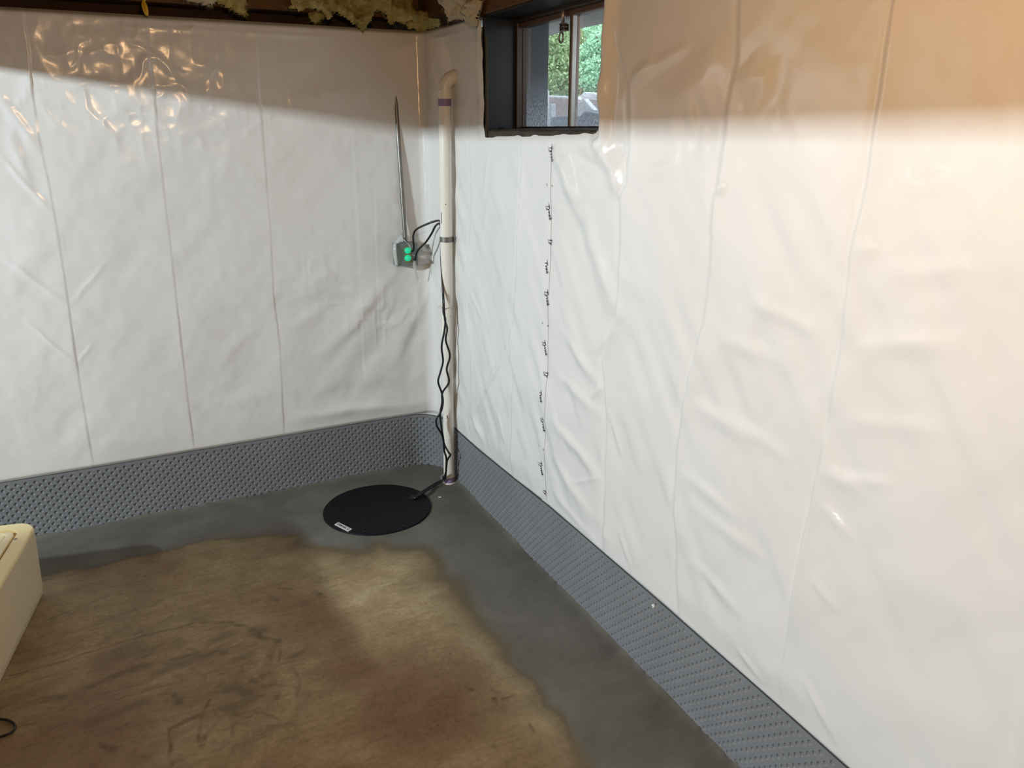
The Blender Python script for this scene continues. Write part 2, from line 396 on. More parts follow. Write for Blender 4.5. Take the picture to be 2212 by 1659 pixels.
# right wall: fan of folds under the window corner and diagonal wrinkles
for a, b, am, wd_ in [((1205, 315), (1262, 440), 0.022, 0.030), ((1262, 440), (1345, 700), 0.016, 0.035), ((1300, 300), (1352, 425), 0.020, 0.030),
                  ((1240, 330), (1340, 380), -0.016, 0.030), ((1290, 290), (1310, 330), 0.020, 0.02), ((1230, 420), (1300, 620), -0.012, 0.04),
                  ((1345, 700), (1290, 760), 0.008, 0.02), ((1215, 700), (1310, 850), 0.010, 0.022), ((1205, 800), (1310, 900), 0.008, 0.02),
                  ((1200, 900), (1310, 1040), 0.012, 0.022), ((1190, 960), (1290, 1130), 0.010, 0.025), ((1200, 1060), (1300, 1190), 0.010, 0.02),
                  ((1280, 860), (1310, 830), 0.006, 0.01), ((1240, 1040), (1305, 1030), 0.005, 0.008), ((1110, 740), (1025, 900), 0.007, 0.012),
                  ((1050, 960), (1020, 890), 0.012, 0.02), ((1080, 880), (1100, 960), 0.006, 0.012), ((1330, 300), (1365, 330), -0.012, 0.02),
                  ((1370, 170), (1420, 130), 0.010, 0.015), ((1375, 165), (1500, 90), 0.006, 0.015), ((1430, 240), (1580, 120), 0.010, 0.06),
                  ((1460, 300), (1570, 240), -0.010, 0.05), ((1620, 130), (1660, 220), 0.012, 0.04), ((1325, 880), (1350, 990), 0.007, 0.010),
                  ((1390, 380), (1470, 350), 0.006, 0.02), ((1555, 420), (1570, 390), 0.008, 0.012), ((1340, 1130), (1370, 1240), 0.006, 0.012),
                  ((1560, 720), (1700, 790), 0.007, 0.022), ((1500, 860), (1640, 960), 0.008, 0.022), ((1480, 1010), (1610, 1120), 0.007, 0.02),
                  ((1500, 1080), (1690, 1230), 0.006, 0.02), ((1560, 880), (1720, 1000), 0.006, 0.018), ((1500, 1200), (1620, 1330), 0.007, 0.018),
                  ((1620, 640), (1770, 720), 0.007, 0.018), ((1850, 740), (2100, 740), 0.007, 0.022), ((1790, 1020), (1950, 1050), 0.005, 0.015),
                  ((1785, 1080), (1850, 1170), 0.007, 0.012), ((1760, 1230), (1830, 1330), 0.005, 0.010), ((1820, 900), (2060, 930), 0.005, 0.02),
                  ((1940, 400), (2080, 380), 0.004, 0.02), ((1900, 590), (2150, 570), 0.004, 0.02), ((1860, 520), (1900, 545), 0.004, 0.015),
                  ((1740, 1440), (1830, 1640), 0.006, 0.012), ((1600, 1390), (1660, 1480), 0.007, 0.012), ((1780, 1000), (1900, 1090), 0.006, 0.02),
                  ((1900, 1200), (2100, 1330), 0.006, 0.05), ((1850, 1450), (2150, 1600), 0.006, 0.06), ((1330, 560), (1400, 640), 0.006, 0.03),
                  ((1060, 330), (1050, 420), 0.005, 0.012), ((1060, 420), (1040, 520), 0.004, 0.012), ((1015, 620), (1050, 700), 0.005, 0.010)]:
    fold(a, b, am, wd_, True)

def seam_u(z):
    q = np.array(sorted([(p[1], p[0]) for p in Rr((1196, 290), (1193, 400), (1191, 500), (1187, 600), (1185, 750), (1183, 900), (1180, 1000), (1180, 1100))]))
    return np.interp(z, q[:, 0], q[:, 1])

def relief(u, z):
    """height of the plastic off the wall plane, towards the room"""
    u = np.asarray(u, float); z = np.asarray(z, float)
    left = sstep(0.05, -0.05, u); right = 1-left
    h = 0.006+0.0*u
    h = h+0.007*vnoise(u*2.3+5, z*1.9, 1)+0.0032*vnoise(u*6+3, z*5, 2)
    # diagonal drape wrinkles, stronger on the looser right-hand sheet
    a = 0.62; s = u*math.cos(a)-z*math.sin(a)*-1; c = -u*math.sin(a)*-1-z*math.cos(a)
    p = u*math.cos(a)-(-z)*math.sin(a); q = u*math.sin(a)+(-z)*-math.cos(a)
    diag = vnoise((u*0.8+z*0.6)*22+9, (u*0.6-z*0.8)*5, 3)
    h = h+(0.0006+0.0022*right)*diag*sstep(1.75, 1.2, z)
    diag2 = vnoise((u*0.75-z*0.66)*16+2, (u*0.66+z*0.75)*4.5, 4)
    h = h+0.0012*diag2
    # crinkles in the film high on the left wall
    crk = np.exp(-(((u+1.05)/0.42)**2+((z-1.72)/0.17)**2))*left + 0.95*np.exp(-(((u+0.25)/0.20)**2+((z-0.80)/0.12)**2))*left + 0.6*np.exp(-(((u+0.52)/0.12)**2+((z-0.98)/0.10)**2))*left + 0.10*left
    rd = 1-np.abs(vnoise(u*11+vnoise(u*6, z*6, 8), z*12+7, 5))*2
    rd2 = 1-np.abs(vnoise(u*24+3, z*20+vnoise(u*9, z*9, 9), 6))*2
    h = h+crk*(0.0034*rd+0.0013*rd2)
    h = h+0.0005*vnoise(u*30, z*26, 7)
    for P, A, wl, wr in CREASES:
        P = sorted(P, key=lambda t: t[1]); zs = [t[1] for t in P]; us = [t[0] for t in P]
        d = u-np.interp(z, zs, us)
        fade = sstep(zs[0]-0.06, zs[0]+0.02, z)*(1-sstep(zs[-1]-0.02, zs[-1]+0.05, z))
        amp = A*(0.75+0.45*vnoise(z*5+A*1000, z*0+3, 11))
        h = h+fade*amp*(np.where(d < 0, np.exp(-(np.abs(d)/wl)**1.5), np.exp(-(np.abs(d)/wr)**1.0))-0.35*np.exp(-((d-np.where(wr < wl, 2.2*wr, -2.2*wl))/(1.3*min(wl, wr)))**2))
    for u0, z0, u1, z1, A, wd_ in FOLDS:
        du, dz = u1-u0, z1-z0; l2 = du*du+dz*dz; ln = math.sqrt(l2)
        t = np.clip(((u-u0)*du+(z-z0)*dz)/l2, -0.2, 1.2); d = ((u-u0)*dz-(z-z0)*du)/ln
        env = np.where((t > 0) & (t < 1), np.sin(np.pi*np.clip(t, 0, 1))**0.8, 0.0)
        d = d+0.3*wd_*vnoise(t*6+A*999, t*0, 12)
        h = h+A*env*np.where(d > 0, np.exp(-(d/wd_)**2), np.exp(-(d/(wd_*0.75))**2))
    # rolled bead where the film is wrapped round the near edge of the window opening
    m = sstep(1.46, 1.56, z)*(u > 1.3)
    h = h+m*0.030*np.exp(-((u-1.425)/0.022)**2)*(0.9+0.2*vnoise(z*14, z*0, 13))-sstep(1.545, 1.57, z)*(u > 1.3)*0.05*sstep(1.405, 1.375, u)
    m2 = sstep(1.50, 1.60, z)*(np.abs(u-0.60) < 0.2)
    h = h+m2*(0.022*np.exp(-((u-0.60)/0.03)**2)*(0.8+0.3*vnoise(z*14, z*0, 14)))
    # taped hem along the top, rolled back over the block
    h = h+0.0016*np.exp(-((z-1.893)/0.008)**2)*(0.6+0.8*vnoise(u*4, u*0, 15))-0.03*sstep(1.922, 1.938, z)
    # tucked behind the dimple board
    bt = board_top(u+np.where(u < 0, RB-arc/2, -RB+arc/2)); h = h*(0.25+0.75*sstep(bt, bt+0.10, z)); k = sstep(bt+0.014, bt-0.004, z); h = h*(1-k)+k*(-0.0095)
    return np.maximum(h, -0.03)
def surf(u, z, off=0.0):
    u = np.asarray(u, float); z = np.asarray(z, float); h = relief(u, z)+off
    t = np.clip((u+RC)/(2*RC), 0, 1)*np.pi/2
    x = np.where(u < -RC, u, np.where(u > RC, 0.0, -RC+RC*np.sin(t))); y = np.where(u < -RC, 0.0, np.where(u > RC, -u, -RC+RC*np.cos(t)))
    nx = -np.sin(t); ny = -np.cos(t)
    return np.stack([x+nx*h, y+ny*h, z+0*u], -1)

def win_edges(u, z):
    lo = 1.525+0.016*np.clip((u-0.62)/0.76, 0, 1)+0.003*vnoise(u*25, u*0, 21)
    left = 0.6245+0.002*vnoise(z*30, z*0, 22)-0.010*sstep(1.80, 1.93, z)*(1+vnoise(z*40, z*0, 23)); right = 1.380+0.004*vnoise(z*18, z*0, 24)
    return lo, left, right
def build_sheet(name, U2, Z2, cut, off, label):
    lo, left, right = win_edges(U2, Z2); ins = (Z2 > lo) & (U2 > left) & (U2 < right); du = 0.0075
    a = ins & (U2-left < du); b = ins & ~a & (right-U2 < du); c = ins & ~a & ~b & (Z2-lo < 0.0064)
    U2 = np.where(a, left, np.where(b, right, U2)); Z2 = np.where(c, lo, Z2)
    P = surf(U2, Z2, off); nu, nv = U2.shape
    uc = 0.25*(U2[:-1, :-1]+U2[1:, :-1]+U2[:-1, 1:]+U2[1:, 1:]); zc = 0.25*(Z2[:-1, :-1]+Z2[1:, :-1]+Z2[:-1, 1:]+Z2[1:, 1:])
    V, Fq, _ = compact(P.reshape(-1, 3), grid_faces(nu, nv, ~cut(uc, zc)))
    return link(name, np_mesh(name, V, Fq), M_SHEET, None, True, label=label, cat='plastic sheet')
def win_cut(u, z):
    lo, left, right = win_edges(u, z); e = 0.0004
    return (z > lo+e) & (u > left+e) & (u < right-e)
ST = 0.0058
zg = np.arange(0.18, 1.9385, ST)
ug = np.concatenate([np.arange(-3.4, -2.0, 0.03), np.arange(-2.0, -1.75, ST), np.arange(-1.75, 1.16, 0.0042)])
U2, Z2 = np.meshgrid(ug, zg, indexing='ij')
sheet_a = build_sheet('vapor_barrier_sheet', U2, Z2, lambda u, z: win_cut(u, z) | (u > seam_u(z)+0.02), 0.0,
                      'glossy white plastic sheet covering the left wall and wrapping the corner')
zg2 = np.arange(0.18, 2.12, ST)
tt = np.linspace(0, 1, 460)
us0 = seam_u(zg2)-0.004
U2 = us0[None, :]+tt[:, None]*(3.55-us0[None, :]); Z2 = np.repeat(zg2[None, :], len(tt), 0)
def relief_top_fix(z): return z
_old = relief
def relief(u, z):
    # right-hand sheet runs on up past the hem height
    zz = np.minimum(z, 1.86) if np.ndim(z) and np.max(z) > 2.0 else z
    return _old(u, zz)
sheet_b = build_sheet('vapor_barrier_sheet', U2, Z2, lambda u, z: win_cut(u, z) | (u < 1.38) & (z > 1.93), 0.0022,
                      'white plastic sheet on the right wall with deep vertical folds beside the window')
relief = _old

# seam tape with printed lettering
zs = np.arange(0.285, 1.522, 0.02); verts = []; faces = []
for i, z in enumerate(zs):
    uc = float(seam_u(z)); w = 0.021
    for k, du in enumerate((-w, -w*0.33, w*0.33, w)):
        verts.append(surf(np.array([uc+du-0.008]), np.array([z]), 0.0034)[0])
    if i:
        b = (i-1)*4
        for k in range(3): faces.append((b+k, b+k+1, b+k+5, b+k+4))
tape = link('seam_tape', mesh('seam_tape', verts, faces), M_TAPE, None, True,
            label='thin white seam tape with repeated dark blue lettering below the window', cat='tape')
_fontcache = {}
def text_polys(s, size=1.0):
    if s not in _fontcache:
        cu = bpy.data.curves.new('text_tmp', 'FONT'); cu.body = s; cu.size = 1.0; cu.resolution_u = 3; cu.offset = 0.018
        ob = bpy.data.objects.new('text_tmp', cu); COL.objects.link(ob)
        dg = bpy.context.evaluated_depsgraph_get(); dg.update()
        me = bpy.data.meshes.new_from_object(ob.evaluated_get(dg)); bpy.data.objects.remove(ob)
        _fontcache[s] = ([tuple(v.co) for v in me.vertices], [tuple(p.vertices) for p in me.polygons]); bpy.data.meshes.remove(me)
    return _fontcache[s]
def logo(px, py, s, bars=(True, True), tilt=0.30):
    (u0, z0) = Rr((px, py))[0]
    V, Fc = text_polys(s); V = np.array(V); xm = V[:, 0].max()
    L_ = 0.050*xm/2.5; sc = L_/xm
    X = V[:, 0]*sc; Y = (V[:, 1]-0.25)*sc*0.95; faces = [tuple(f) for f in Fc]
    pts = [(x, y) for x, y in zip(X, Y)]
    def bar(x0, x1, y0, y1):
        b = len(pts); pts.extend([(x0, y0), (x1, y0), (x1, y1), (x0, y1)]); faces.append((b, b+1, b+2, b+3))
    if bars[0]: bar(-0.007, 0.012, 0.0077, 0.0093)
    if bars[1]: bar(0.004, 0.020, -0.0118, -0.0103)
    ca, sa = math.cos(tilt), math.sin(tilt); out = []
    for x, y in pts:
        d = x-L_/2                       # along reading direction (down the wall), tops point to +u
        dn = d*ca-y*sa*0; du = y+d*sa
        out.append((u0+du*1.25, z0-d*ca))
    out = np.array(out); P = surf(out[:, 0], out[:, 1], 0.0052)
    return link('seam_print', mesh('seam_print', P, faces), M_INK, tape)
for (px, py, s, b) in [(1201, 333, 'Tyvek', (1, 1)), (1192, 459, 'Tyvek', (1, 1)), (1195, 522, 'Ty', (0, 1)), (1185, 578, 'Tvek', (1, 0)),
                       (1189, 644, 'Tyvek', (1, 1)), (1183, 752, 'Tyvek', (1, 1)), (1187, 808, 'Ty', (0, 1)), (1177, 856, 'Tvek', (1, 0)),
                       (1182, 916, 'Tyvek', (1, 1)), (1176, 1011, 'Tyvek', (1, 1)), (1181, 1062, 'Ty', (0, 0)),
                       (1190, 399, '..', (0, 0)), (1202, 401, '-', (0, 0)), (1180, 697, '..', (0, 0)), (1190, 703, '-', (0, 0)), (1175, 961, '..', (0, 0)), (1184, 969, '-', (0, 0))]:
    logo(px, py, s, b)

# ------------------------------------------------------------------ room shell
def wall_block(name, lo, hi, mat, label): return box(name, lo, hi, mat, kind='structure', label=label)
wall_block('wall_left', (-5.6, 0.032, -0.1), (0.032, 0.25, 1.90), M_CONC, 'concrete block foundation wall behind the left plastic')
# right wall with the window opening: four blocks in one wall mesh
bm = bmesh.new()
for lo_, hi_ in [((0.032, -6.2, -0.1), (0.25, 0.25, 1.50)), ((0.032, -0.612, 1.50), (0.25, 0.25, 1.90)), ((0.032, -6.2, 1.50), (0.25, -1.40, 2.30))]:
    box_bm(bm, lo_, hi_)
link('wall_right', bm_mesh('wall_right', bm), M_CONC, kind='structure', label='concrete block foundation wall behind the right plastic')
wall_block('wall_back', (-5.6, -6.2, -0.1), (0.25, -6.0, 2.4), M_CONC, 'concrete block wall behind the viewer')
wall_block('wall_side', (-5.8, -6.2, -0.1), (-5.6, 0.25, 2.4), M_CONC, 'far side concrete block wall')
wall_block('ceiling', (-5.8, -6.2, 2.30), (0.45, 0.45, 2.40), M_DARKWOOD, 'dark wooden subfloor overhead')
# timber on top of the walls
box('trim_1', (-5.6, 0.045, 1.985), (-0.02, 0.16, 2.032), M_WOODX, kind='structure', bev=0.003, label='rough brown wooden sill plate above the left plastic')
box('trim_2', (-5.6, 0.10, 2.032), (0.25, 0.25, 2.30), M_WOODX, kind='structure', label='brown wooden rim joist above the left wall')
box('trim_3', (-0.80, 0.015, 2.030), (-0.50, 0.10, 2.062), M_WOODX, kind='structure', bev=0.002, label='short wooden batten on the sill plate')
box('trim_4', (0.02, -0.57, 1.985), (0.24, 0.10, 2.30), M_WOODY, kind='structure', label='dark wooden rim joist over the corner')
box('trim_5', (-0.012, -1.42, 1.925), (0.24, -0.57, 2.30), M_WOODY, kind='structure', bev=0.004, label='brown wooden header above the basement window')
bmo = box('trim_6', (-2.68, -6.0, 1.909), (-2.60, 0.03, 2.30), M_WOODY, kind='structure', label='unseen wooden ceiling beam added to shade the upper walls')  # added out of view to keep the cool light off the upper walls
for v in bmo.data.vertices:
    if v.co.z < 2.0: v.co.z += (-0.7-v.co.y)*0.011  # underside tilted to set the height of the wall shadow line
box('trim_7', (-5.6, 0.17, 1.90), (0.25, 0.25, 2.03), M_DARKWOOD, kind='structure', label='dark ledge behind the sill plate')

# ------------------------------------------------------------------ floor with fresh cement margin
EDGE = [(-700, 1420), (-200, 1318), (0, 1270), (92, 1247), (147, 1234), (212, 1224), (266, 1209), (326, 1198), (385, 1184), (440, 1171), (500, 1164), (560, 1160), (614, 1159), (641, 1160),
        (655, 1175), (706, 1181), (772, 1192), (793, 1188), (820, 1177), (858, 1184), (913, 1181), (940, 1200), (950, 1222), (950, 1249), (978, 1257),
        (999, 1293), (1016, 1320), (1032, 1347), (1056, 1369), (1086, 1398), (1092, 1434), (1124, 1453), (1151, 1474), (1158, 1492), (1167, 1523),
        (1202, 1549), (1224, 1583), (1243, 1612), (1265, 1656), (1300, 1720), (1330, 1800)]
EP = np.array([fl(*q)[:2] for q in EDGE]); EP = np.vstack([EP, [EP[-1][0]+0.05, -6.0]])
def seg_dist(P, A, B):
    d = B-A; t = np.clip(((P-A)@d)/(d@d), 0, 1); return np.linalg.norm(P-(A+t[:, None]*d), axis=1)
def poly_dist(P, pts):
    D = np.full(len(P), 9.0)
    for a, b in zip(pts[:-1], pts[1:]):
        lo_ = np.minimum(a, b)-0.5; hi_ = np.maximum(a, b)+0.5
        m = np.all((P > lo_) & (P < hi_), axis=1)
        if m.any(): D[m] = np.minimum(D[m], seg_dist(P[m], a, b))
    return D
def inside(P, poly):
    c = np.zeros(len(P), bool); n = len(poly); j = n-1
    for i in range(n):
        xi, yi = poly[i]; xj, yj = poly[j]
        m = ((yi > P[:, 1]) != (yj > P[:, 1])) & (P[:, 0] < (xj-xi)*(P[:, 1]-yi)/(yj-yi+1e-12)+xi)
        c ^= m; j = i
    return c
FS = 0.0046
xg = np.concatenate([np.arange(-5.6, -2.1, 0.1), np.arange(-2.1, 0.03, FS)]); yg = np.concatenate([np.arange(-6.0, -2.7, 0.1), np.arange(-2.7, 0.03, FS)])
X2, Y2 = np.meshgrid(xg, yg, indexing='ij'); PP = np.stack([X2.ravel(), Y2.ravel()], 1)
CPOLY = np.vstack([EP, [0.5, -6.0], [0.5, 0.5], [-7, 0.5], [-7, EP[0][1]]])
sd = poly_dist(PP, EP); sd = np.where(inside(PP, CPOLY), sd, -sd)
sdn = sd+0.012*vnoise(PP[:, 0]*14, PP[:, 1]*14, 31)+0.006*vnoise(PP[:, 0]*40, PP[:, 1]*40, 32)
fe = 0.020+0.036*(vnoise(PP[:, 0]*4, PP[:, 1]*4, 33)*0.5+0.5)
cem = sstep(-0.2, 1.0, sdn/fe)
wet = np.exp(-np.clip(-sdn, 0, 9)/0.065)*(0.80+0.6*vnoise(PP[:, 0]*3+4, PP[:, 1]*3, 34))
rim = np.exp(-np.abs(sdn-0.012)/0.030)*np.clip(0.75+0.7*vnoise(PP[:, 0]*4+9, PP[:, 1]*4, 44), 0, 1)
wet = np.where(sdn < 0, np.clip(wet, 0, 1), 0.9)
STROKES = [  # drag marks and smears: points, half width (m), darkness
    ([(20, 1458), (120, 1432), (220, 1400), (300, 1376), (420, 1347)], .006, .7), ([(290, 1370), (345, 1345), (372, 1330)], .007, .6), ([(425, 1336), (450, 1343), (500, 1345), (545, 1360), (565, 1378), (600, 1385)], .010, .8),
    ([(0, 1440), (60, 1428), (150, 1400), (205, 1366)], .005, .4), ([(325, 1310), (360, 1290)], .006, .4), ([(100, 1512), (180, 1490), (260, 1455), (330, 1435), (420, 1415), (480, 1408), (545, 1390)], .018, .65),
    ([(310, 1420), (340, 1395), (355, 1390)], .010, .6), ([(405, 1400), (440, 1412), (470, 1415)], .006, .6), ([(0, 1525), (60, 1518), (100, 1505)], .012, .5), ([(195, 1530), (300, 1495), (360, 1480)], .005, .6),
    ([(170, 1522), (260, 1500), (350, 1475)], .005, .4), ([(370, 1425), (400, 1430), (420, 1425), (400, 1420)], .022, .7), ([(600, 1390), (585, 1405), (575, 1430), (580, 1450), (570, 1462)], .014, .6), ([(605, 1400), (600, 1430)], .005, .6),
    ([(378, 1500), (385, 1520), (395, 1527), (412, 1528)], .009, .8), ([(368, 1573), (395, 1560), (430, 1546), (455, 1545)], .010, .8), ([(366, 1573), (366, 1610), (368, 1659)], .005, .8), ([(475, 1495), (455, 1505), (445, 1530), (437, 1550), (432, 1590), (436, 1610), (450, 1585), (468, 1560)], .006, .75),
    ([(480, 1480), (500, 1495), (530, 1490), (520, 1510), (490, 1520), (510, 1530), (540, 1515)], .028, .7), ([(520, 1500), (560, 1503), (598, 1500), (595, 1512)], .012, .7), ([(540, 1465), (560, 1480), (572, 1490)], .012, .7),
    ([(530, 1530), (580, 1545), (640, 1568)], .005, .6), ([(640, 1450), (644, 1480), (645, 1510)], .006, .6), ([(520, 1545), (530, 1565)], .006, .6), ([(220, 1605), (235, 1615), (248, 1620)], .012, .8), ([(285, 1627), (320, 1637)], .010, .5), ([(355, 1650), (380, 1640)], .025, .5),
    ([(420, 1480), (470, 1475), (540, 1455), (575, 1450)], .012, .4), ([(380, 1455), (410, 1470), (450, 1478)], .012, .4), ([(640, 1435), (635, 1450)], .015, .4), ([(660, 1500), (650, 1535), (640, 1550)], .018, .45), ([(600, 1270), (628, 1273)], .008, .6), ([(590, 1292), (600, 1294)], .012, .7), ([(678, 1279), (690, 1283)], .012, .9), ([(690, 1287), (702, 1292)], .008, .5),
    ([(850, 1262), (880, 1262)], .006, .5), ([(870, 1255), (895, 1240)], .004, .5), ([(1005, 1485), (1020, 1490)], .007, .7), ([(1070, 1508), (1076, 1520)], .010, .8), ([(1090, 1512), (1112, 1500)], .006, .7), ([(1060, 1485), (1080, 1492)], .005, .5), ([(1064, 1606), (1072, 1612)], .007, .8), ([(1145, 1567), (1155, 1583)], .005, .7), ([(460, 1600), (470, 1615), (490, 1600)], .012, .45), ([(350, 1395), (300, 1418)], .012, .35), ([(940, 1290), (955, 1283)], .02, .25),
]
fm = np.where((PP[:, 0] > -2.1) & (PP[:, 1] > -2.7))[0]; Pf = PP[fm]; mark = np.zeros(len(PP))
_r = random.Random(5)
for _ in range(85):      # fine parallel drag scratches across the middle of the slab
    x0 = _r.uniform(-40, 560); y0 = _r.uniform(1345, 1600); ln = _r.uniform(40, 200); sl = _r.gauss(-0.30, 0.09)
    STROKES.append(([(x0, y0), (x0+ln*0.5, y0+sl*ln*0.5+_r.uniform(-4, 4)), (x0+ln, y0+sl*ln)], _r.uniform(.0025, .006), _r.uniform(.18, .50)))
for _ in range(45):      # tangle of short scribbles
    x0 = _r.gauss(520, 60); y0 = _r.gauss(1495, 40); a = _r.uniform(0, 6.28); ln = _r.uniform(15, 60); b = a+_r.uniform(-1.2, 1.2)
    p1 = (x0+ln*math.cos(a), y0+0.6*ln*math.sin(a)); STROKES.append(([(x0, y0), p1, (p1[0]+ln*0.7*math.cos(b), p1[1]+0.42*ln*math.sin(b))], _r.uniform(.003, .007), _r.uniform(.25, .6)))
wob = np.stack([vnoise(Pf[:, 0]*25, Pf[:, 1]*25, 41), vnoise(Pf[:, 0]*25+7, Pf[:, 1]*25, 42)], 1)*0.006
for pts, hw, dk in STROKES:
    Q = np.array([fl(*q)[:2] for q in pts]); lo_ = Q.min(0)-0.1; hi_ = Q.max(0)+0.1
    m = np.all((Pf > lo_) & (Pf < hi_), axis=1)
    if not m.any(): continue
    Pm = (Pf+wob)[m]; d = np.full(m.sum(), 9.0)
    for a, b in zip(Q[:-1], Q[1:]): d = np.minimum(d, seg_dist(Pm, a, b))
    val = 0.85*dk*(1-sstep(hw*0.55, hw*1.3, d))*(0.45+0.55*sstep(-0.35, 0.3, vnoise(Pm[:, 0]*38+Pm[:, 1]*9, Pm[:, 1]*70, 45))); idx = fm[m]; mark[idx] = np.maximum(mark[idx], val)
# general scuffing over the middle of the slab
scu = np.clip(vnoise(PP[:, 0]*9+PP[:, 1]*4, PP[:, 1]*20-PP[:, 0]*5, 43)-0.35, 0, 1)*np.exp(-(((PP[:, 0]+1.2)/0.5)**2+((PP[:, 1]+1.15)/0.45)**2))
mark = np.maximum(mark, np.clip(scu*1.2, 0, 0.5))
Zf = 0.0010*vnoise(PP[:, 0]*3, PP[:, 1]*3, 35)-0.001
Vf = np.column_stack([PP, Zf])
def floor_attrs(me, c, w, m, r):
    for nm, arr in (('cement', c), ('wet', w), ('mark', m), ('rim', r)):
        a = me.attributes.new(nm, 'FLOAT', 'POINT'); a.data.foreach_set('value', arr.astype(np.float32))
Vc, Fc, (c_, w_, m_, r_) = compact(Vf, grid_faces(len(xg), len(yg)), (cem, wet, mark, rim))
me = np_mesh('floor', Vc, Fc); floor_attrs(me, c_, w_, m_*(1-c_), r_)
floor = link('floor', me, M_FLOOR, None, True, kind='structure', label='brown stained concrete floor with scuffs')
# troweled cement strip along both walls, a few millimetres proud, run up against the dimple board
dist_wall = np.minimum(-PP[:, 1], -PP[:, 0])
fil = (0.007+0.006*vnoise((PP[:, 0]-PP[:, 1])*7, PP[:, 0]*0, 36)+0.004*vnoise((PP[:, 0]-PP[:, 1])*30, PP[:, 0]*0, 37))*np.exp(-np.clip(dist_wall, 0, 9)/0.012)
Zc = -0.0030+0.0075*sstep(-0.02, 0.07, sdn)+0.0012*vnoise(PP[:, 0]*6, PP[:, 1]*6, 38)*sstep(0, 0.1, sdn)+np.clip(fil, 0, 1)
kp = (sdn > -0.014).reshape(len(xg), len(yg)); kq = kp[:-1, :-1] & kp[1:, :-1] & kp[:-1, 1:] & kp[1:, 1:]
Vc, Fc, (c_, w_, m_, r_) = compact(np.column_stack([PP, Zc]), grid_faces(len(xg), len(yg), kq), (cem, wet, mark, rim))
me = np_mesh('cement_strip', Vc, Fc); floor_attrs(me, c_, w_, m_*0, r_)
link('cement_strip', me, M_FLOOR, floor, True, label='smooth grey fresh cement strip along the walls')

# ------------------------------------------------------------------ dimple board
PIT = 0.0315; HP = PIT/2; NR = 17       # staggered rows of cups
s_cols = np.arange(-2.55, 3.45, PIT)
SEG = 12; ang = np.arange(SEG)*2*np.pi/SEG
ringdef = [(0.0074, 0.0), (0.0069, 0.0006), (0.0062, 0.0035), (0.0057, 0.0038)]
# square cell rotated 45 degrees: corners at +-HP
bound = []
for a in ang:
    c, s_ = np.cos(a), np.sin(a); k = HP/(abs(c)+abs(s_)); bound.append((k*c, k*s_))
bound = np.array(bound)
cell = [np.column_stack([bound, np.zeros(SEG)])]+[np.column_stack([r*np.cos(ang), r*np.sin(ang), np.full(SEG, d)]) for r, d in ringdef]
cell = np.vstack(cell); nring = len(ringdef)+1
cf = []
for i in range(nring-1):
    for k in range(SEG):
        k2 = (k+1) % SEG; cf.append((i*SEG+k, i*SEG+k2, (i+1)*SEG+k2, (i+1)*SEG+k))
cf = np.array(cf); last = (nring-1)*SEG
cap = np.array([[last+k, last+k+1, last+k+2, last+k+3] for k in (0, 3, 6, 9)]); cap[-1][-1] = last
cap = np.vstack([[last+0, last+1, last+2, last+3], [last+0, last+3, last+6, last+9], [last+3, last+4, last+5, last+6], [last+6, last+7, last+8, last+9], [last+9, last+10, last+11, last+0]])
cf = np.vstack([cf, cap])
S_l, D_l = [], []; centers = []
for r in range(NR):
    cols = s_cols+(HP if r % 2 else 0.0)
    for s0 in cols: centers.append((s0, r))
centers = np.array(centers)
# rows are measured down from the top edge so cups stay whole beneath it
allS = (centers[:, None, 0]+cell[None, :, 0]).ravel(); allDn = (0.004+HP+centers[:, None, 1]*HP-cell[None, :, 1]).ravel(); allD = np.repeat(cell[None, :, 2], len(centers), 0).ravel()
Fb = (cf[None, :, :]+(np.arange(len(centers))*len(cell))[:, None, None]).reshape(-1, 4)
# straight top strip: triangles between the cells of the first row, as quads up to the cut edge
tS, tD, tF = [], [], []; base = len(allS)
for s0 in s_cols:
    b = base+len(tS)
    tS += [s0-HP, s0, s0, s0-HP, s0+HP, s0+HP]; tD += [0.004+HP, 0.004, 0.0, 0.0, 0.0, 0.004+HP]
    tF += [(b, b+1, b+2, b+3), (b+1, b+5, b+4, b+2)]
allS = np.concatenate([allS, tS]); allDn = np.concatenate([allDn, tD]); allD = np.concatenate([allD, np.zeros(len(tS))])
Fb = np.vstack([Fb, np.array(tF)])
bx, by, nsx, nsy = board_xy(allS); bz = board_top(allS)-allDn
wav = 0.0015*vnoise(allS*6, bz*6, 51)
V = np.column_stack([bx+nsx*(allD+wav), by+nsy*(allD+wav), bz])
board = link('dimple_board', np_mesh('dimple_board', V, Fb), M_BOARD, None, True,
             label='grey dimpled drainage board along the foot of both walls', cat='drainage board')
add_sharp(board, 50)
